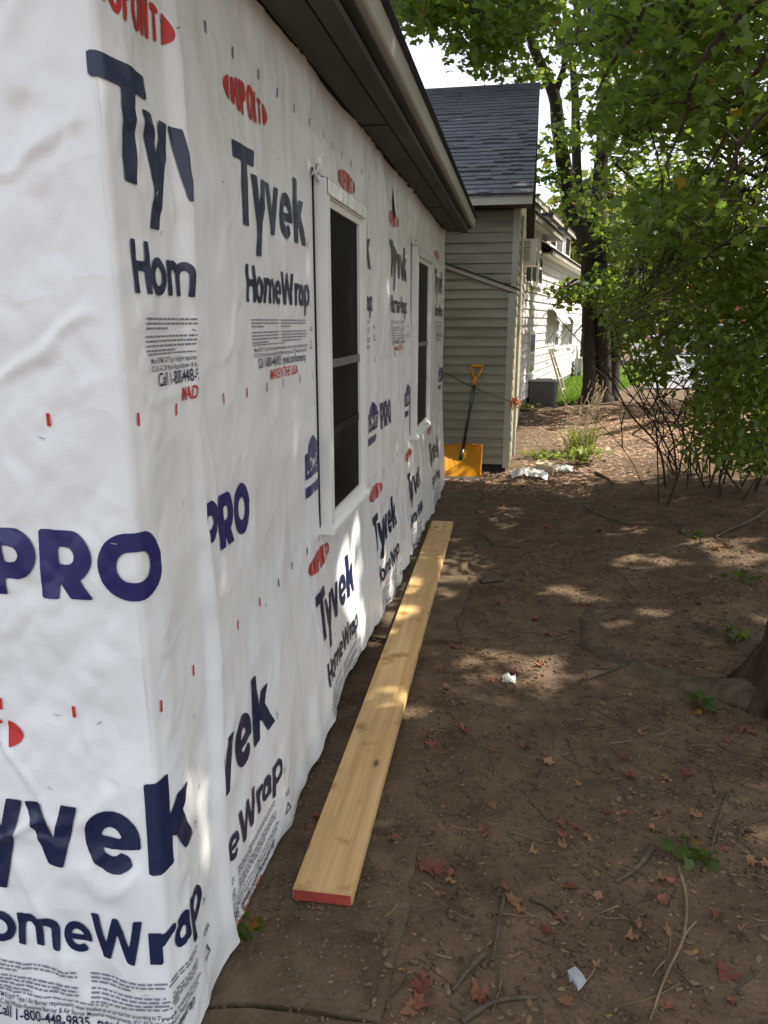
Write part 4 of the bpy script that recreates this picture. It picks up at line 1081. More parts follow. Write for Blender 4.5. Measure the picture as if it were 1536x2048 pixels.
def crown(root, P, size, tmpl, m_, up=.7, carve=True, name='crown', tone=None):
    if carve: P = P[sun_gaps(P)]
    V, F, t = leaf_arrays(P, size, tmpl, up, tone)
    return np_mesh(name, V, F, m_, root, tone=t)

# near maple: trunk just inside the right edge, its crown spreads over the whole yard
nm = empty('maple_tree', (1.42, 3.22, 0), 'big maple with flared rough trunk at the right edge and overhanging crown', 'tree')
th = np.linspace(0, 2 * math.pi, 161)[:-1]
zs = np.r_[-.12, np.linspace(0, .9, 60), np.linspace(.93, 3.4, 30)]
P = np.zeros((len(zs), 161, 3))
for i, z in enumerate(zs):
    for j, t in enumerate(np.r_[th, th[0]]):
        fl = math.exp(-max(z, 0) / .22)
        r = .30 + .22 * fl * .75 * (1 + .35 * math.sin(3 * t + 1.0) + .3 * math.sin(5 * t)) + .016 * float(vn(t * 7, z * 2.5, 51)) + .052 * abs(float(vn(t * 11 + .4 * float(vn(z * 5, t * 2, 55)), z * 2.2, 52))) - .012 * abs(float(vn(t * 25, z * 7, 53)))
        P[i, j] = (1.44 + .10 * z + r * math.cos(t), 3.22 + .05 * z + r * math.sin(t), z)
m = MB(); m.grid(P); m.build('trunk', 'bark', nm, smooth=True)
S_n = []
def root_mesh(q):
    q = smooth_path(q, 9); n = 26; P = np.zeros((len(q), n + 1, 3))
    for i, p in enumerate(q):
        d = np.array(q[min(i + 1, len(q) - 1)][:3]) - np.array(q[max(i - 1, 0)][:3]); d /= np.linalg.norm(d) + 1e-9
        sd = np.cross(d, [0, 0, 1.0]); sd /= np.linalg.norm(sd) + 1e-9
        for j in range(n + 1):
            a = 2 * math.pi * (j % n) / n
            rr = p[3] * (1 + .22 * float(vn(i * .35, (j % n) * .16, 56)) + .10 * abs(float(vn((j % n) * .55, i * .12, 57))))
            P[i, j] = np.array(p[:3]) + rr * (1.25 * math.cos(a) * sd + np.array([0, 0, .8 * math.sin(a)]))
    m = MB(); m.grid(P); return m
def root_path(pts, nm_='root'):
    q = []
    for px, py, r, dz in pts:
        if px < 10: q.append((px, py, dz, r)); continue
        g = on_ground(px, py); q.append((g[0], g[1], float(ground_z(g[0], g[1])) + dz, r))
    return root_mesh(q).build(nm_, 'root_bark', nm, smooth=True)
root_path([(1.45, 3.2, .14, .14), (1500, 1400, .09, .01), (1400, 1372, .070, -.020), (1290, 1340, .062, -.026), (1215, 1312, .060, -.020), (1185, 1268, .058, -.024), (1180, 1225, .045, -.028), (1175, 1190, .03, -.04)])
root_path([(1.45, 3.25, .12, .12), (1500, 1290, .07, -.02), (1430, 1262, .05, -.02), (1370, 1230, .035, -.03)])
for pts in ([(1.75, 3.35, 3.2, .26), (2.2, 3.6, 4.4, .2), (2.6, 5.0, 5.4, .15), (2.4, 6.8, 6.2, .1), (1.8, 8.6, 6.6, .05)],
            [(1.75, 3.35, 3.2, .2), (1.3, 2.6, 4.6, .15), (.6, 2.9, 5.8, .1), (-.4, 3.6, 6.6, .05)],
            [(1.7, 3.3, 3.0, .2), (2.9, 2.9, 4.4, .16), (4.4, 3.8, 5.6, .11), (5.6, 5.2, 6.4, .06)],
            [(2.2, 3.6, 4.4, .14), (3.4, 5.2, 4.9, .1), (4.0, 7.0, 5.0, .06), (4.1, 8.8, 4.6, .03)],
            [(2.6, 5.0, 5.4, .09), (2.2, 5.5, 4.6, .05), (1.95, 5.9, 3.7, .03), (1.85, 6.1, 2.9, .015)],
            [(3.4, 5.2, 4.9, .07), (2.8, 6.6, 4.3, .04), (2.3, 7.3, 3.5, .02), (2.0, 7.8, 2.8, .01)]):
    S_n.append(limb(nm, pts)[1])
# hanging branches that cross the view
for pts in ([(1400, -40, 5.6, .022), (1385, 20, 5.6, .020), (1340, 110, 5.7, .016), (1312, 200, 5.8, .012), (1290, 255, 5.9, .008), (1232, 330, 6.0, .005)],
            [(1560, 60, 5.0, .022), (1510, 150, 5.1, .018), (1470, 235, 5.2, .013), (1430, 310, 5.3, .009), (1400, 355, 5.4, .005)],
            [(1484, -20, 5.4, .010), (1478, 120, 5.4, .010), (1472, 260, 5.5, .009), (1478, 380, 5.5, .007), (1494, 455, 5.5, .004)],
            [(1420, -20, 6.2, .016), (1300, 60, 6.4, .013), (1220, 75, 6.6, .010), (1120, 95, 6.8, .006)],
            [(1340, 110, 5.7, .010), (1300, 230, 5.6, .008), (1312, 300, 5.6, .005), (1325, 360, 5.6, .003)],
            [(1540, -20, 4.8, .024), (1450, 60, 4.9, .020), (1390, 150, 5.0, .016), (1370, 240, 5.1, .010), (1330, 330, 5.1, .005)],
            [(1300, -30, 5.2, .018), (1270, 60, 5.2, .015), (1215, 140, 5.3, .010), (1190, 200, 5.3, .005)],
            [(1550, 200, 4.6, .016), (1480, 290, 4.7, .012), (1440, 400, 4.8, .008), (1380, 480, 4.9, .004)]):
    S_n.append(px_limb(nm, pts, 'branch', 'twig', 6)[1])
S_n = np.concatenate(S_n)
# leaf clumps that hang into the view
def px_clumps(n, region, y0, y1):
    out = []
    while len(out) < n:
        px, py = random.uniform(900, 1580), random.uniform(-120, 900)
        if not region(px, py): continue
        out.append(at(px, py, random.uniform(y0, y1)))
    return np.array(out)
ledge = lambda py: np.interp(py, [-120, 0, 60, 120, 200, 330, 420, 520], [1180, 1190, 1190, 1205, 1225, 1240, 1280, 1340])
reg1 = lambda px, py: px > ledge(py) and py < 470 + 40 * math.sin(px * .02) and float(vn(px * .012, py * .012, 71)) > -.38
Cv = px_clumps(330, reg1, 4.8, 8.8)
Cv = np.concatenate([Cv, px_clumps(80, lambda px, py: px > 1320 + 60 * math.sin(py * .02) and 180 < py < 640, 6.5, 9.5)])
Pv = clusters_to_leaves(Cv, .31, 24)
crown(nm, Pv, .069, T_MAPLE, 'leaf_maple', .62, carve=False, name='hanging_leaves')
twigs(nm, Cv, S_n, .6, r0=.008)
# the spread above the frame: unseen clumps placed up the sun's rays to shade yard and wall
def canopy(n, tx, ty, tz, t0, t1):
    T = np.stack([RNG.uniform(*tx, n), RNG.uniform(*ty, n), RNG.uniform(*tz, n)], 1)
    return T + SUN * RNG.uniform(t0, t1, n)[:, None]
def in_view(C, mleft=0):
    d = C - CAM; z = d @ FW; px = 768 + 1520 * (d @ RT) / np.maximum(z, .01); py = 1024 - 1520 * (d @ UPV) / np.maximum(z, .01)
    return (z > .1) & (px > -80) & (px < 1240 + mleft) & (py > -70) & (py < 2048)
Cn = canopy(2300, (-1.4, 3.2), (-1.5, 8.2), (0, 1.6), 4.5, 9.5)
Cn = np.concatenate([Cn, canopy(330, (-.9, -.3), (.8, 8.2), (1.7, 2.8), 4.5, 9)])  # more unseen clumps added to keep fascia and upper wall shaded
Cn = Cn[~in_view(Cn)]
crown(nm, clusters_to_leaves(Cn, .42, 16), .125, T_MID, 'leaf_maple', .72, name='crown')

# maple with several stems in the middle distance
tb = on_ground(1182, 806)
mm = empty('maple_tree', tuple(tb), 'tall dark maple with several stems beside the white house', 'tree')
D0 = float(tb[1]); S_m = []
px_limb(mm, [(1178, 818, D0, .30), (1180, 800, D0, .22), (1180, 770, D0, .15), (1178, 700, D0, .13), (1176, 600, D0, .125), (1176, 540, D0, .13), (1180, 490, D0, .14)], 'trunk', 'bark_far', 14)
px_limb(mm, [(1204, 815, D0 + .1, .28), (1205, 785, D0 + .1, .19), (1206, 720, D0 + .1, .155), (1204, 620, D0, .145), (1200, 540, D0, .15), (1194, 480, D0, .16)], 'trunk', 'bark_far', 12)
px_limb(mm, [(1218, 800, D0 + .3, .20), (1224, 740, D0 + .3, .16), (1232, 670, D0 + .3, .16), (1246, 600, D0 + .4, .17), (1262, 540, D0 + .5, .13), (1275, 470, D0 + .6, .10), (1282, 360, D0 + .7, .06)], 'trunk', 'bark_far', 10)
for pts in ([(1184, 520, D0, .18), (1168, 465, D0, .165), (1146, 420, D0, .165), (1131, 350, D0 - .2, .145), (1118, 270, D0 - .4, .125), (1108, 190, D0 - .6, .11), (1078, 122, D0 - .8, .09), (1054, 55, D0 - 1, .07), (1034, -20, D0 - 1.2, .06)],
            [(1196, 520, D0, .19), (1196, 440, D0, .155), (1200, 360, D0 + .2, .14), (1208, 230, D0 + .3, .11), (1214, 100, D0 + .4, .08), (1216, -30, D0 + .5, .06)],
            [(1164, 470, D0, .10), (1157, 390, D0 + .2, .095), (1152, 290, D0 + .3, .085), (1150, 190, D0 + .3, .075), (1140, 90, D0 + .3, .055), (1120, -20, D0 + .3, .04)],
            [(1108, 190, D0 - .6, .07), (1130, 120, D0 - .7, .05), (1110, 60, D0 - .8, .04), (1096, -20, D0 - .9, .03)],
            [(1208, 470, D0, .06), (1240, 462, D0 - .4, .045), (1285, 458, D0 - .8, .03), (1340, 440, D0 - 1.2, .02)],
            [(1172, 610, D0, .05), (1150, 590, D0 - .3, .03), (1120, 580, D0 - .6, .015)],
            [(1054, 55, D0 - 1, .05), (1000, 20, D0 - 2.2, .03), (930, 10, D0 - 3.4, .02), (850, -5, D0 - 4.5, .012)],
            [(1196, 330, D0, .07), (1250, 250, D0 - .5, .05), (1320, 190, D0 - 1, .03)]):
    S_m.append(px_limb(mm, pts, 'limb', 'bark_far', 8)[1])
S_m = np.concatenate(S_m)
def blob(px, py, rx, ry, Y0, Y1, n):
    out = []
    while len(out) < n:
        a, r = random.uniform(0, 6.28), math.sqrt(random.random())
        out.append(at(px + rx * r * math.cos(a), py + ry * r * math.sin(a), random.uniform(Y0, Y1)))
    return np.array(out)
Cm = np.concatenate([
    blob(905, 20, 150, 50, 10.5, 13, 70), blob(975, 75, 55, 60, 11, 13, 36), blob(830, -10, 90, 36, 10.5, 12.5, 30), blob(1060, 20, 60, 40, 12, 15, 26), blob(975, 130, 22, 26, 11.5, 12.5, 8),
    blob(1060, 150, 34, 20, 13, 15, 9), blob(1100, 60, 50, 60, 13, 16, 12),
    blob(1100, 330, 26, 50, 14.5, 16, 9), blob(1135, 270, 24, 30, 14, 16, 6), blob(1160, 400, 30, 34, 13.5, 15.5, 8),
    blob(1235, 160, 70, 130, 13, 18, 48), blob(1265, 330, 60, 110, 13, 18, 44), blob(1230, 480, 40, 50, 14, 18, 26),
    blob(1158, 592, 32, 22, 13.5, 15.5, 10), blob(1245, 580, 60, 44, 13, 15.5, 46), blob(1126, 578, 16, 10, 14, 15, 3),
    blob(1330, 420, 90, 120, 13, 19, 50), blob(1400, 250, 120, 160, 14, 20, 50), blob(1330, 90, 120, 100, 14, 20, 40), blob(1290, 620, 60, 44, 12, 16, 30)])
crown(mm, clusters_to_leaves(Cm, .36, 16), .112, T_MAPLE, 'leaf_maple', .6, carve=True, name='crown')
twigs(mm, Cm, S_m, .5, r0=.010, maxlen=2.2)
Ch = canopy(900, (-4.5, .6), (8.6, 13.0), (2.6, 4.6), 4.0, 8.5)  # unseen leaf clumps added sunward of the tan house roof to shade it
Ch = Ch[~in_view(Ch, 60)]
V = clusters_to_leaves(Ch, .45, 14)
crown(mm, V, .15, T_MID, 'leaf_maple', .72, carve=False, name='roof_shade_leaves')

# shrubs on the bank
def shrub(px, py, label, region, n, nst, lean, Y0, Y1, seed):
    b0 = on_ground(px, py); rt = empty('leafy_shrub', tuple(b0), label, 'shrub', 'shrubs on the bank')
    r = random.Random(seed); S = []
    for k in range(nst):
        a = r.uniform(-.09, .09); bx = b0[0] + r.gauss(0, .28); by = b0[1] + r.gauss(.1, .35); bz = float(ground_z(bx, by)) - .02
        ln = r.uniform(.7, 1.6); dx = max(-1.15, min(.8, lean + r.gauss(0, .6))); dy = r.gauss(0, .5); j = lambda: r.gauss(0, .05)
        r1 = r.uniform(.004, .013); pts = [(bx, by, bz, r1), (bx + dx * .12 * ln + j(), by + dy * .1, bz + .28 * ln, r1 * .8), (bx + dx * .26 * ln + j(), by + dy * .2, bz + .50 * ln, r1 * .7), (bx + dx * .45 * ln + j(), by + dy * .4 + j(), bz + .75 * ln, r1 * .55), (bx + dx * .8 * ln + j(), by + dy * .7, bz + 1.1 * ln, .004)]
        S.append(limb(rt, pts, 'stem', 'twig', 6, .08)[1])
        for q in range(3):
            i = r.randrange(4, 18); p = S[-1][min(i, len(S[-1]) - 1)]; e = p + np.array([r.gauss(0, .28) + lean * .15, r.gauss(0, .2), r.uniform(.05, .4)])
            S.append(limb(rt, [(*p, .007), (*((p + e) / 2 + np.array([0, 0, .05])), .005), (*e, .003)], 'branch', 'twig', 5, .05)[1])
    S = np.concatenate(S); C = []
    while len(C) < n:
        qx, qy = r.uniform(1180, 1600), r.uniform(330, 960)
        if region(qx, qy): C.append(at(qx, qy, r.uniform(Y0, Y1)))
    C = np.array(C)
    P = clusters_to_leaves(C, .17, 16, .6); P = P[P[:, 2] > ground_z(P[:, 0], P[:, 1]) + .08]
    crown(rt, P, .075, T_OVAL, 'leaf_shrub', .5, name='foliage')
    twigs(rt, C, S, .5, r0=.004, maxlen=.6)
    return rt
edge_s = lambda qy: np.interp(qy, [330, 420, 500, 600, 700, 780, 840], [1420, 1330, 1270, 1235, 1235, 1290, 1400])
shrub(1395, 962, 'tangled shrub with many bare brown stems leaning left over the bank', lambda x, y: x > edge_s(y) and y < 705 + 60 * math.sin(x * .03) + .35 * max(0, x - 1330) and x < 1480 and vn(x * .02, y * .02, 72) > -.35, 420, 22, -.5, 7.0, 9.0, 3)
shrub(1500, 985, 'dense dark green shrub at the right edge beside the big maple', lambda x, y: x > 1400 and 450 < y < 915 + .1 * (x - 1400) and vn(x * .02, y * .02, 73) > -.6, 520, 18, -.15, 5.8, 7.8, 4)

# trees farther back
def far_tree(x, y, hgt, rr, label, m_='leaf_far', n=420, sz=.26, name='shade_tree', low=.35):
    rt = empty(name, (x, y, 0), label, 'tree', 'trees beyond the yard')
    limb(rt, [(x, y, -.1, .28), (x + .1, y, hgt * .3, .22), (x, y + .1, hgt * .55, .14), (x + .1, y, hgt * .85, .05)], 'trunk', 'bark_far', 9)
    for k in range(6):
        a = k * 1.05 + x; limb(rt, [(x, y, hgt * (.3 + .07 * k), .09), (x + math.cos(a) * rr * .4, y + math.sin(a) * rr * .4, hgt * (.45 + .07 * k), .05), (x + math.cos(a) * rr * .8, y + math.sin(a) * rr * .8, hgt * (.5 + .08 * k), .02)], 'limb', 'bark_far', 6)
    D = RNG.normal(size=(n, 3)); D /= np.linalg.norm(D, axis=1)[:, None]; D *= RNG.random(n)[:, None] ** .4
    C = np.array([x, y, hgt * (low + 1) / 2]) + D * np.array([rr, rr, hgt * (1 - low) / 2])
    C = C[vn(C[:, 0] * .9, C[:, 2] * .9 + C[:, 1] * .5, 80) > -.5]
    crown(rt, clusters_to_leaves(C, .55, 13), sz, T_FAR, m_, .55, carve=True)
far_tree(9.6, 23.5, 9.5, 3.6, 'leafy tree behind the driveway to right of the dark maple', n=420)
far_tree(13.5, 31, 11, 4.2, 'taller tree farther behind at right', n=380)
far_tree(3.1, 38, 8.4, 2.0, 'yellow green tree seen above the white house roof', 'leaf_yellow', 260, .3)
far_tree(8.0, 15.0, 8.5, 2.8, 'leafy tree on the bank behind the right hand shrub', n=420, sz=.2, low=.25)
far_tree(6.0, 33, 7.5, 2.6, 'light green tree between street and driveway', 'leaf_far', 240, .3, low=.4)
# far wood along the horizon
n = 1500; C = np.stack([RNG.uniform(-30, 80, n), RNG.uniform(82, 100, n), RNG.random(n) ** .8 * 10], 1); C[:, 2] *= .75 + .3 * vn(C[:, 0] * .15, 0, 81)
V, F, t = leaf_arrays(clusters_to_leaves(C, 1.6, 8), 1.0, T_FAR, .4)
tag(np_mesh('distant_wood', V, F, 'leaf_far', tone=t), 'far line of trees along the horizon', 'trees', kind='stuff')

# strappy weed clump with dry stalks, and low green plants
mat('dry_stalk', (.55, .44, .32), .85, .2, var=.2)
def straps(rt, c, n, L, m_, spread, seed, name='blade'):
    r = random.Random(seed)
    for k in range(n):
        a = r.uniform(0, 6.28); x, y = c[0] + r.gauss(0, spread * .3), c[1] + r.gauss(0, spread * .3); z = float(ground_z(x, y)); l = L * r.uniform(.6, 1.2)
        d = np.array([math.cos(a), math.sin(a) * .7, 0]); w = np.array([-d[1], d[0], 0]) * r.uniform(.008, .013); P = np.zeros((6, 2, 3))
        for i in range(6):
            t = i / 5; p = np.array([x, y, z]) + d * l * .65 * t ** 1.4 + np.array([0, 0, l * (1.35 * t - .75 * t * t)]); s_ = (1 - t) ** .6
            P[i, 0] = p - w * s_; P[i, 1] = p + w * s_
        m = MB(); m.grid(P); o = m.build(name, m_, rt, smooth=True)
        at_ = o.data.attributes.new('tone', 'FLOAT', 'POINT'); v_ = r.random(); at_.data.foreach_set('value', [v_] * len(o.data.vertices))
wc = on_ground(1158, 905)
wd = empty('weed_clump', tuple(wc), 'sunlit strappy weed clump with tall dry stalks by lean-to corner', 'weeds')
straps(wd, wc, 110, .50, 'leaf_weed', .32, 5)
r = random.Random(9)
for k in range(13):
    x, y = wc[0] + r.gauss(-.03, .13), wc[1] + r.gauss(0, .15); z = float(ground_z(x, y)); hgt = r.uniform(.5, 1.0); dx = r.gauss(.04, .20)
    m = MB(); m.tube(smooth_path([(x, y, z), (x + dx * .4, y, z + hgt * .5), (x + dx, y + r.gauss(0, .05), z + hgt)], 4), .0048, 5); e = np.array([x + dx, y, z + hgt])
    for q in range(3): m.tube([e - np.array([dx * .2, 0, hgt * .1 * q]), e - np.array([dx * .2, 0, hgt * .1 * q]) + np.array([r.gauss(0, .05), r.gauss(0, .03), r.uniform(.03, .10)])], .003, 4)
    m.build('dry_stalk', 'dry_stalk', wd)
def low_plant(px, py, n, sp, hgt, sz, label, m_='leaf_weed', tm=T_MID, name='low_plant', group='green seedlings on the ground'):
    c = on_ground(px, py); rt = empty(name, tuple(c), label, 'plant', group)
    P = np.array([c]) + RNG.normal(size=(n, 3)) * np.array([sp, sp, 0]); P[:, 2] = ground_z(P[:, 0], P[:, 1]) + hgt * (.35 + .65 * RNG.random(n))
    crown(rt, P, sz, tm, m_, .72, carve=False, name='leaves')
    m = MB()
    for p in P[::2]: m.tube([(c[0] + (p[0] - c[0]) * .4, c[1] + (p[1] - c[1]) * .4, float(ground_z(p[0], p[1])) - .01), tuple(p)], .002, 4)
    m.build('stems', 'twig', rt)['kind'] = 'stuff'
low_plant(1165, 930, 130, .13, .20, .07, 'leafy low weed at the foot of the strappy clump', group=None)
low_plant(1085, 918, 80, .14, .10, .07, 'creeping green vine at lean-to corner behind the plastic', group=None)
low_plant(1040, 822, 70, .16, .12, .08, 'small leafy weed at the near corner of the white house', group=None)
mat_seed = 'leaf_maple'
low_plant(1385, 1072, 8, .05, .03, .055, 'lone maple seedling on open dirt beyond the big root', mat_seed, T_MAPLE)
low_plant(1500, 1165, 14, .06, .10, .05, 'green seedling beside upper edge of the big trunk', mat_seed, T_MAPLE)
low_plant(1405, 1425, 13, .045, .08, .05, 'green seedling in front of the big maple trunk', mat_seed, T_MAPLE)
low_plant(1455, 1290, 12, .04, .12, .045, 'tall seedling growing between trunk and surface root', mat_seed, T_MAPLE)
low_plant(1385, 1715, 10, .03, .04, .05, 'tiny green seedling low on the right hand dirt', mat_seed, T_MAPLE)
low_plant(487, 1868, 8, .02, .03, .05, 'small green sprig at the loose hem of the wrap', mat_seed, T_MAPLE)

# ------------------------------------------------------------------ litter on the ground
leaf_mat('dead_red', (.12, .036, .022), (.25, .105, .06), (.35, .10, .05), .15, rough=.7)
leaf_mat('dead_tan', (.17, .085, .045), (.30, .165, .085), (.40, .22, .08), .15, rough=.75)
leaf_mat('dead_yellow', (.19, .10, .03), (.32, .18, .055), (.5, .3, .06), .15, rough=.7)
def dead_leaf_mesh(half, seed, curl):
    r = np.random.default_rng(seed); V, F = template(half, .05); V = V.copy(); V[1:, :2] = (V[1:, :2] - np.array([0, .3])) * (.78 + .5 * r.random((len(V) - 1, 1))) + np.array([0, .3]); V[:, 0] *= r.uniform(.55, 1.0)
    V = V.copy(); V[:, 2] += curl * (.25 * np.abs(V[:, 0]) ** 1.3 * 2 + .18 * (V[:, 1] - .4) ** 2) + .05 * r.normal(size=len(V)) * curl
    return V, F

def where(x, y):
    """a landmark next to a point on the ground"""
    if y > 7.4: return 'near the shovel'
    if x < -.22 and y < 2.3: return 'on the near path slab'
    if x < -.22: return 'on the far path slab'
    if x < .02: return 'close beside the plank' if y < 5 else 'beside the far path slab'
    if (x - 1.44) ** 2 + (y - 3.2) ** 2 < .75 ** 2: return 'at the foot of the big trunk'
    if abs(x - .6) < .35 and 3.2 < y < 4.6: return 'around the surface root'
    if y > 6: return 'on dirt below the shrubs'
    if y > 4.6: return 'on open dirt beyond the root'
    if y > 3.0: return 'between plank and surface root' if x < .4 else 'behind the big trunk'
    if y > 2.1: return 'on dirt right of the plank' if x < .45 else 'in front of the big trunk'
    return 'on nearest dirt at bottom of picture'
variants = {}
for nm_, half, m_, k in (('r', MAPLE_HALF, 'dead_red', 5), ('t', MAPLE_HALF, 'dead_tan', 5), ('y', [(0, 0), (.20, .25), (.22, .6), (0, 1.0)], 'dead_yellow', 4)):
    for q in range(k):
        V, F = dead_leaf_mesh(half, q * 7 + 3, (.9 + 1.1 * q / k * 2) if nm_ != 'y' else .6)
        o = np_mesh('fallen_leaf', V, F, m_, tone=np.full(len(V), (q + .5) / k)); variants[(nm_, q)] = o.data; bpy.data.objects.remove(o)
def drop_leaf(kind, x, y, size, label, group, lift=.006):
    q = random.randrange(4 if kind == 'y' else 5)
    o = bpy.data.objects.new('fallen_leaf', variants[(kind, q)]); COL.objects.link(o)
    o.location = (x, y, float(ground_z(x, y)) + lift); o.scale = (size,) * 3
    o.rotation_euler = (random.uniform(-.3, .3), random.uniform(-.3, .3), random.uniform(0, 6.28))
    w_ = where(x, y); tag(o, label + ' ' + w_, 'leaf', group + ' ' + w_)
RED = 'curled red brown maple leaf'; TAN = 'dry tan maple leaf'; YEL = 'small narrow yellow leaf'
for px, py in [(845, 1733), (868, 1748), (538, 1822), (535, 1848), (850, 1975), (835, 1990), (825, 2010), (1115, 1652), (1050, 1502), (858, 1490), (1255, 1552), (630, 1640), (622, 1660), (780, 1685), (733, 1760), (1020, 1345), (1100, 1275), (850, 1480), (930, 1470), (965, 2010), (450, 2030), (1455, 1945), (990, 1362), (1085, 1335), (912, 1298), (1180, 1215), (1440, 1205), (940, 1075), (1040, 1160), (880, 1015), (1210, 1630)]:
    g = on_ground(px, py); drop_leaf('r', g[0], g[1], random.uniform(.045, .07), RED, 'red brown fallen maple leaves')
for px, py in [(972, 1670), (1090, 1528), (1335, 1875), (1305, 1668), (1040, 1830), (1282, 1475), (1020, 1810), (1205, 1410), (1255, 1885), (1145, 1265), (880, 1340), (1400, 1640), (1500, 1720), (1130, 1700), (960, 1425), (1230, 1240)]:
    g = on_ground(px, py); drop_leaf('t', g[0], g[1], random.uniform(.04, .062), TAN, 'tan fallen maple leaves')
for k in range(90):
    px = random.uniform(800, 1536); py = random.uniform(1180, 2048)
    if random.random() < .12: px = random.uniform(560, 800); py = random.uniform(1860, 2040)
    g = on_ground(px, py)
    if g[0] < -.25 and g[1] > 1.7: continue
    drop_leaf('y', g[0], g[1], random.uniform(.014, .028), YEL, 'small yellow fallen leaves', .004)
for k in range(60):
    x, y = random.uniform(-.4, 2.0), random.uniform(4, 9)
    if x < -.35: continue
    if k % 3: drop_leaf('r', x, y, random.uniform(.04, .07), RED, 'red brown fallen maple leaves')
    else: drop_leaf('t', x, y, .055, TAN, 'tan fallen maple leaves')

for k in range(44):
    g = on_ground(random.uniform(820, 1536), random.uniform(1380, 2040))
    if k % 2: drop_leaf('r', g[0], g[1], random.uniform(.028, .05), RED, 'red brown fallen maple leaves')
    else: drop_leaf('t', g[0], g[1], random.uniform(.028, .05), TAN, 'tan fallen maple leaves')
# twigs one can pick out
mat('twig_grey', (.085, .068, .050), .9, .15, var=.3, scale=40); mat('twig_tan', (.17, .125, .075), .85, .2, var=.2, scale=40)
def ground_twig(pts, r, label, m_='twig_grey', group='fallen twigs', name='fallen_twig'):
    q = []
    for px, py in pts:
        g = on_ground(px, py); q.append((g[0], g[1], float(ground_z(g[0], g[1])) + r * .8))
    s_ = smooth_path(q, 4); m = MB(); m.tube(s_, list(np.linspace(r, r * .45, len(s_))), 6, wob=.15)
    if group:
        w_ = where(q[1][0], q[1][1]); label = ('tan ' if m_ == 'twig_tan' else 'grey brown ') + ('long ' if math.dist(q[0][:2], q[2][:2]) > .22 else 'short ') + 'thin twig ' + w_; group = label + 's'
    return tag(m.build(name, m_, smooth=True), label, 'twig', group)
G = None
ground_twig([(1008, 1795), (998, 1850), (985, 1925)], .008, 'straight dark stick pointing at the camera in lower middle', group=G)
ground_twig([(970, 1910), (940, 1945), (905, 1990)], .010, 'thick grey stick end with pale bark near bottom middle', group=G)
ground_twig([(925, 2048), (990, 2012), (1075, 2000)], .009, 'curved grey stick at the bottom edge', group=G)
ground_twig([(1355, 1735), (1372, 1800), (1366, 1880), (1330, 1960), (1300, 2045)], .006, 'long curving tan twig low on the right', 'twig_tan', group=G)
ground_twig([(1305, 1700), (1275, 1740), (1232, 1770)], .012, 'short thick dark stick right of middle', group=G)
ground_twig([(1060, 1805), (1095, 1820), (1130, 1850)], .009, 'short thick stick in middle of the lower dirt', group=G)
ground_twig([(1455, 1590), (1435, 1650), (1420, 1715)], .007, 'straight twig upright in the picture at lower right', group=G)
ground_twig([(1536, 1020), (1500, 1045), (1460, 1062), (1430, 1078)], .018, 'thick fallen branch at right below the shrub', group=G)
ground_twig([(1165, 1362), (1220, 1345), (1265, 1326)], .010, 'dark stick lying across the surface root', group=G)
ground_twig([(960, 1168), (985, 1166), (1008, 1163)], .020, 'short round log beside the far path slab', group=G, name='log')
ground_twig([(1170, 1015), (1195, 1030), (1260, 1050), (1390, 1050)], .007, 'long thin twig under the bush', group=G)
ground_twig([(985, 1090), (965, 1072), (925, 1068)], .006, 'bent twig beside the path slab edge', group=G)
ground_twig([(565, 1898), (600, 1905), (635, 1925)], .005, 'small bent twig on the near path slab', 'twig_tan', group=G)
ground_twig([(1190, 948), (1212, 958), (1228, 972)], .018, 'crooked dark branch on the bank below the weed clump', group=G)
for k in range(130):
    px = random.uniform(820, 1536); py = random.uniform(1050, 2040); a = random.uniform(0, 3.14); L = random.uniform(18, 70) * (py - 500) / 1100
    dx, dy = math.cos(a) * L, math.sin(a) * L * .55
    ground_twig([(px - dx, py - dy), (px + random.uniform(-8, 8), py + random.uniform(-6, 6)), (px + dx, py + dy)], random.uniform(.0012, .0034), 'thin broken twig lying on the dirt', random.choice(('twig_grey', 'twig_grey', 'twig_tan')))
# foil scrap and pebbles
mat('foil', (.42, .44, .46), .3, .5, metal=.3)
g = on_ground(1157, 1965); m = MB(); rr_ = random.Random(4); q = [(g[0] + rr_.gauss(0, .011), g[1] + rr_.gauss(0, .013), float(ground_z(g[0], g[1])) + rr_.uniform(0, .022)) for _ in range(40)]
bm = bmesh.new(); [bm.verts.new(v) for v in q]; bmesh.ops.convex_hull(bm, input=bm.verts); me = bpy.data.meshes.new('foil_scrap'); bm.to_mesh(me); bm.free()
tag(link('foil_scrap', me, 'foil'), 'crumpled silver foil scrap on the dirt near bottom', 'litter')
g = on_ground(1018, 1365); m = MB(); P = np.zeros((6, 6, 3))
for i in range(6):
    for j in range(6):
        x = g[0] + (i - 2.5) * .012; y = g[1] + (j - 2.5) * .014; P[i, j] = (x, y, float(ground_z(x, y)) + .008 + .03 * abs(float(vn(i * .9, j * .9, 88))))
m.grid(P); tag(m.build('paper_scrap', 'film'), 'torn white paper scrap among the red leaves', 'litter')
mat('pebble', (.12, .10, .08), .9, .2, var=.3)

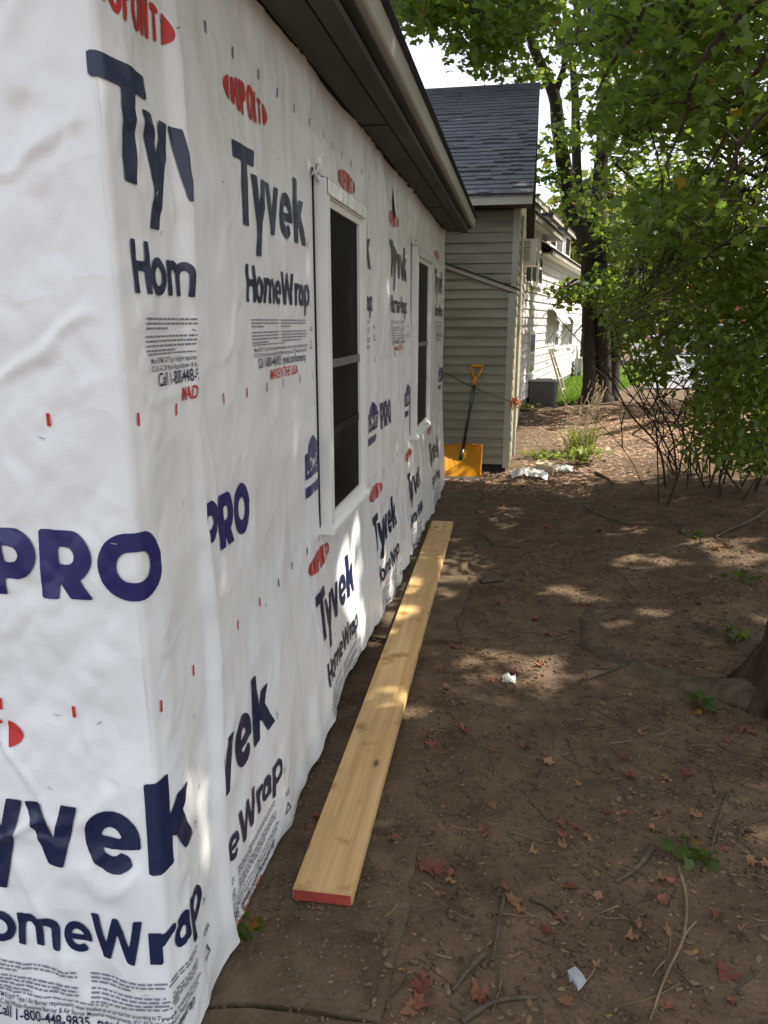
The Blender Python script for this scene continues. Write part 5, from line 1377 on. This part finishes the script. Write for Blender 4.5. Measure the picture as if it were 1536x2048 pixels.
# crumbs, leaf fragments and mulch too many to count
def fragments(n, xr, yr, size, m_, name, label, thin=.25, dens=None):
    x = RNG.uniform(*xr, n); y = RNG.uniform(*yr, n)
    if dens is not None: k = RNG.random(n) < dens(x, y); x, y = x[k], y[k]
    P = np.stack([x, y, ground_z(x, y) + .003 + np.where(x < -.28, .016, 0)], 1)
    V, F, t = leaf_arrays(P, size, T_OVAL, .86, droop=0)
    tag(np_mesh(name, V, F, m_, tone=t), label, 'litter', kind='stuff')
leaf_mat('crumb', (.04, .027, .016), (.21, .135, .078), (.15, .1, .05), .05, rough=.9)
leaf_mat('mulch', (.25, .135, .08), (.52, .35, .225), (.3, .15, .08), .08, rough=.9)
fragments(30000, (-.3, 2.4), (1.2, 9), .016, 'crumb', 'leaf_litter', 'fine brown leaf crumbs over the bare dirt', dens=lambda x, y: .35 + .65 * (vn(x * 2.2, y * 2.2, 85) > .0))
fragments(5000, (-.75, -.25), (1.1, 8), .012, 'crumb', 'leaf_litter', 'fine crumbs along the foot of the wrapped wall')
fragments(30000, (.1, 5.5), (8.3, 15), .045, 'mulch', 'mulch', 'reddish leaf mulch covering the sunny bank', dens=lambda x, y: sst(8.2, 9.6, y + .6 * vn(x * 2, y, 86)) * (.25 + .75 * sst(.3, 1.2, x)))
fragments(3500, (-.8, .8), (7.5, 8.7), .028, 'mulch', 'leaf_litter', 'red brown leaf bits around the shovel')

def needles(n, xr, yr, L, m_, label, dens):
    x = RNG.uniform(*xr, n); y = RNG.uniform(*yr, n); k = RNG.random(n) < dens(x, y); x, y = x[k], y[k]; n = len(x)
    a = RNG.random(n) * 6.28; l = L * (.3 + RNG.random(n)); w = .0009 + .0014 * RNG.random(n); z = ground_z(x, y) + .004
    dx, dy = np.cos(a), np.sin(a); bend = RNG.normal(size=n) * .25
    V = np.zeros((n, 6, 3))
    for i, t in enumerate((-.5, 0, .5)):
        cx = x + dx * l * t - dy * l * bend * (.25 - t * t); cy = y + dy * l * t + dx * l * bend * (.25 - t * t); zz = ground_z(cx, cy) + .004 + .004 * RNG.random(n)
        V[:, 2 * i] = np.stack([cx - dy * w, cy + dx * w, zz], 1); V[:, 2 * i + 1] = np.stack([cx + dy * w, cy - dx * w, zz + w], 1)
    F = np.array([(0, 1, 3, 2), (2, 3, 5, 4)])[None] + (np.arange(n) * 6)[:, None, None]
    tag(np_mesh('twig_litter', V.reshape(-1, 3), F.reshape(-1, 4), m_, tone=np.repeat(RNG.random(n), 6)), label, 'litter', kind='stuff')
needles(9000, (-.3, 2.4), (1.2, 9), .075, 'crumb', 'hair thin twigs and stems strewn over the dirt', lambda x, y: .25 + .75 * (vn(x * 1.7, y * 1.7, 87) > .05))
fragments(5000, (-.3, 2.4), (1.2, 8.5), .030, 'crumb', 'leaf_litter', 'broken brown leaf pieces matted on the dirt', dens=lambda x, y: .15 + .85 * (vn(x * 2.0, y * 2.0, 89) > .25))

# small clods and grit
def clods(n, xr, yr, s0, s1, m_, label, dens):
    x = RNG.uniform(*xr, n); y = RNG.uniform(*yr, n); k = RNG.random(n) < dens(x, y); x, y = x[k], y[k]; n = len(x)
    base = np.array([(1, 0, 0), (0, 1, 0), (-1, 0, 0), (0, -1, 0), (0, 0, .8), (0, 0, -.5)], float)
    tri = np.array([(0, 1, 4), (1, 2, 4), (2, 3, 4), (3, 0, 4), (1, 0, 5), (2, 1, 5), (3, 2, 5), (0, 3, 5)])
    s_ = s0 + (s1 - s0) * RNG.random(n) ** 3
    V = base[None] * s_[:, None, None] * (.6 + .8 * RNG.random((n, 6, 1))); a = RNG.random(n) * 6.28
    R = np.stack([np.stack([np.cos(a), -np.sin(a)], 1), np.stack([np.sin(a), np.cos(a)], 1)], 1)
    V[:, :, :2] = np.einsum('nij,nkj->nki', R, V[:, :, :2]); V += np.stack([x, y, ground_z(x, y) + .001 + np.where(x < -.28, .014, 0)], 1)[:, None]
    F = tri[None] + (np.arange(n) * 6)[:, None, None]
    tag(np_mesh('soil_clods', V.reshape(-1, 3), F.reshape(-1, 3), m_), label, 'soil', kind='stuff')
clods(24000, (-.30, 2.2), (1.15, 7.5), .002, .014, 'soil', 'small crumbs of dry soil over the yard', lambda x, y: np.clip(1.25 - .16 * y, .12, 1) * (.4 + .6 * (vn(x * 2.6, y * 2.6, 99) > -.2)))
clods(5000, (-.75, -.26), (1.1, 8), .0015, .008, 'pebble', 'grit on the path slabs and along the wrap', lambda x, y: np.full(len(x), .8))
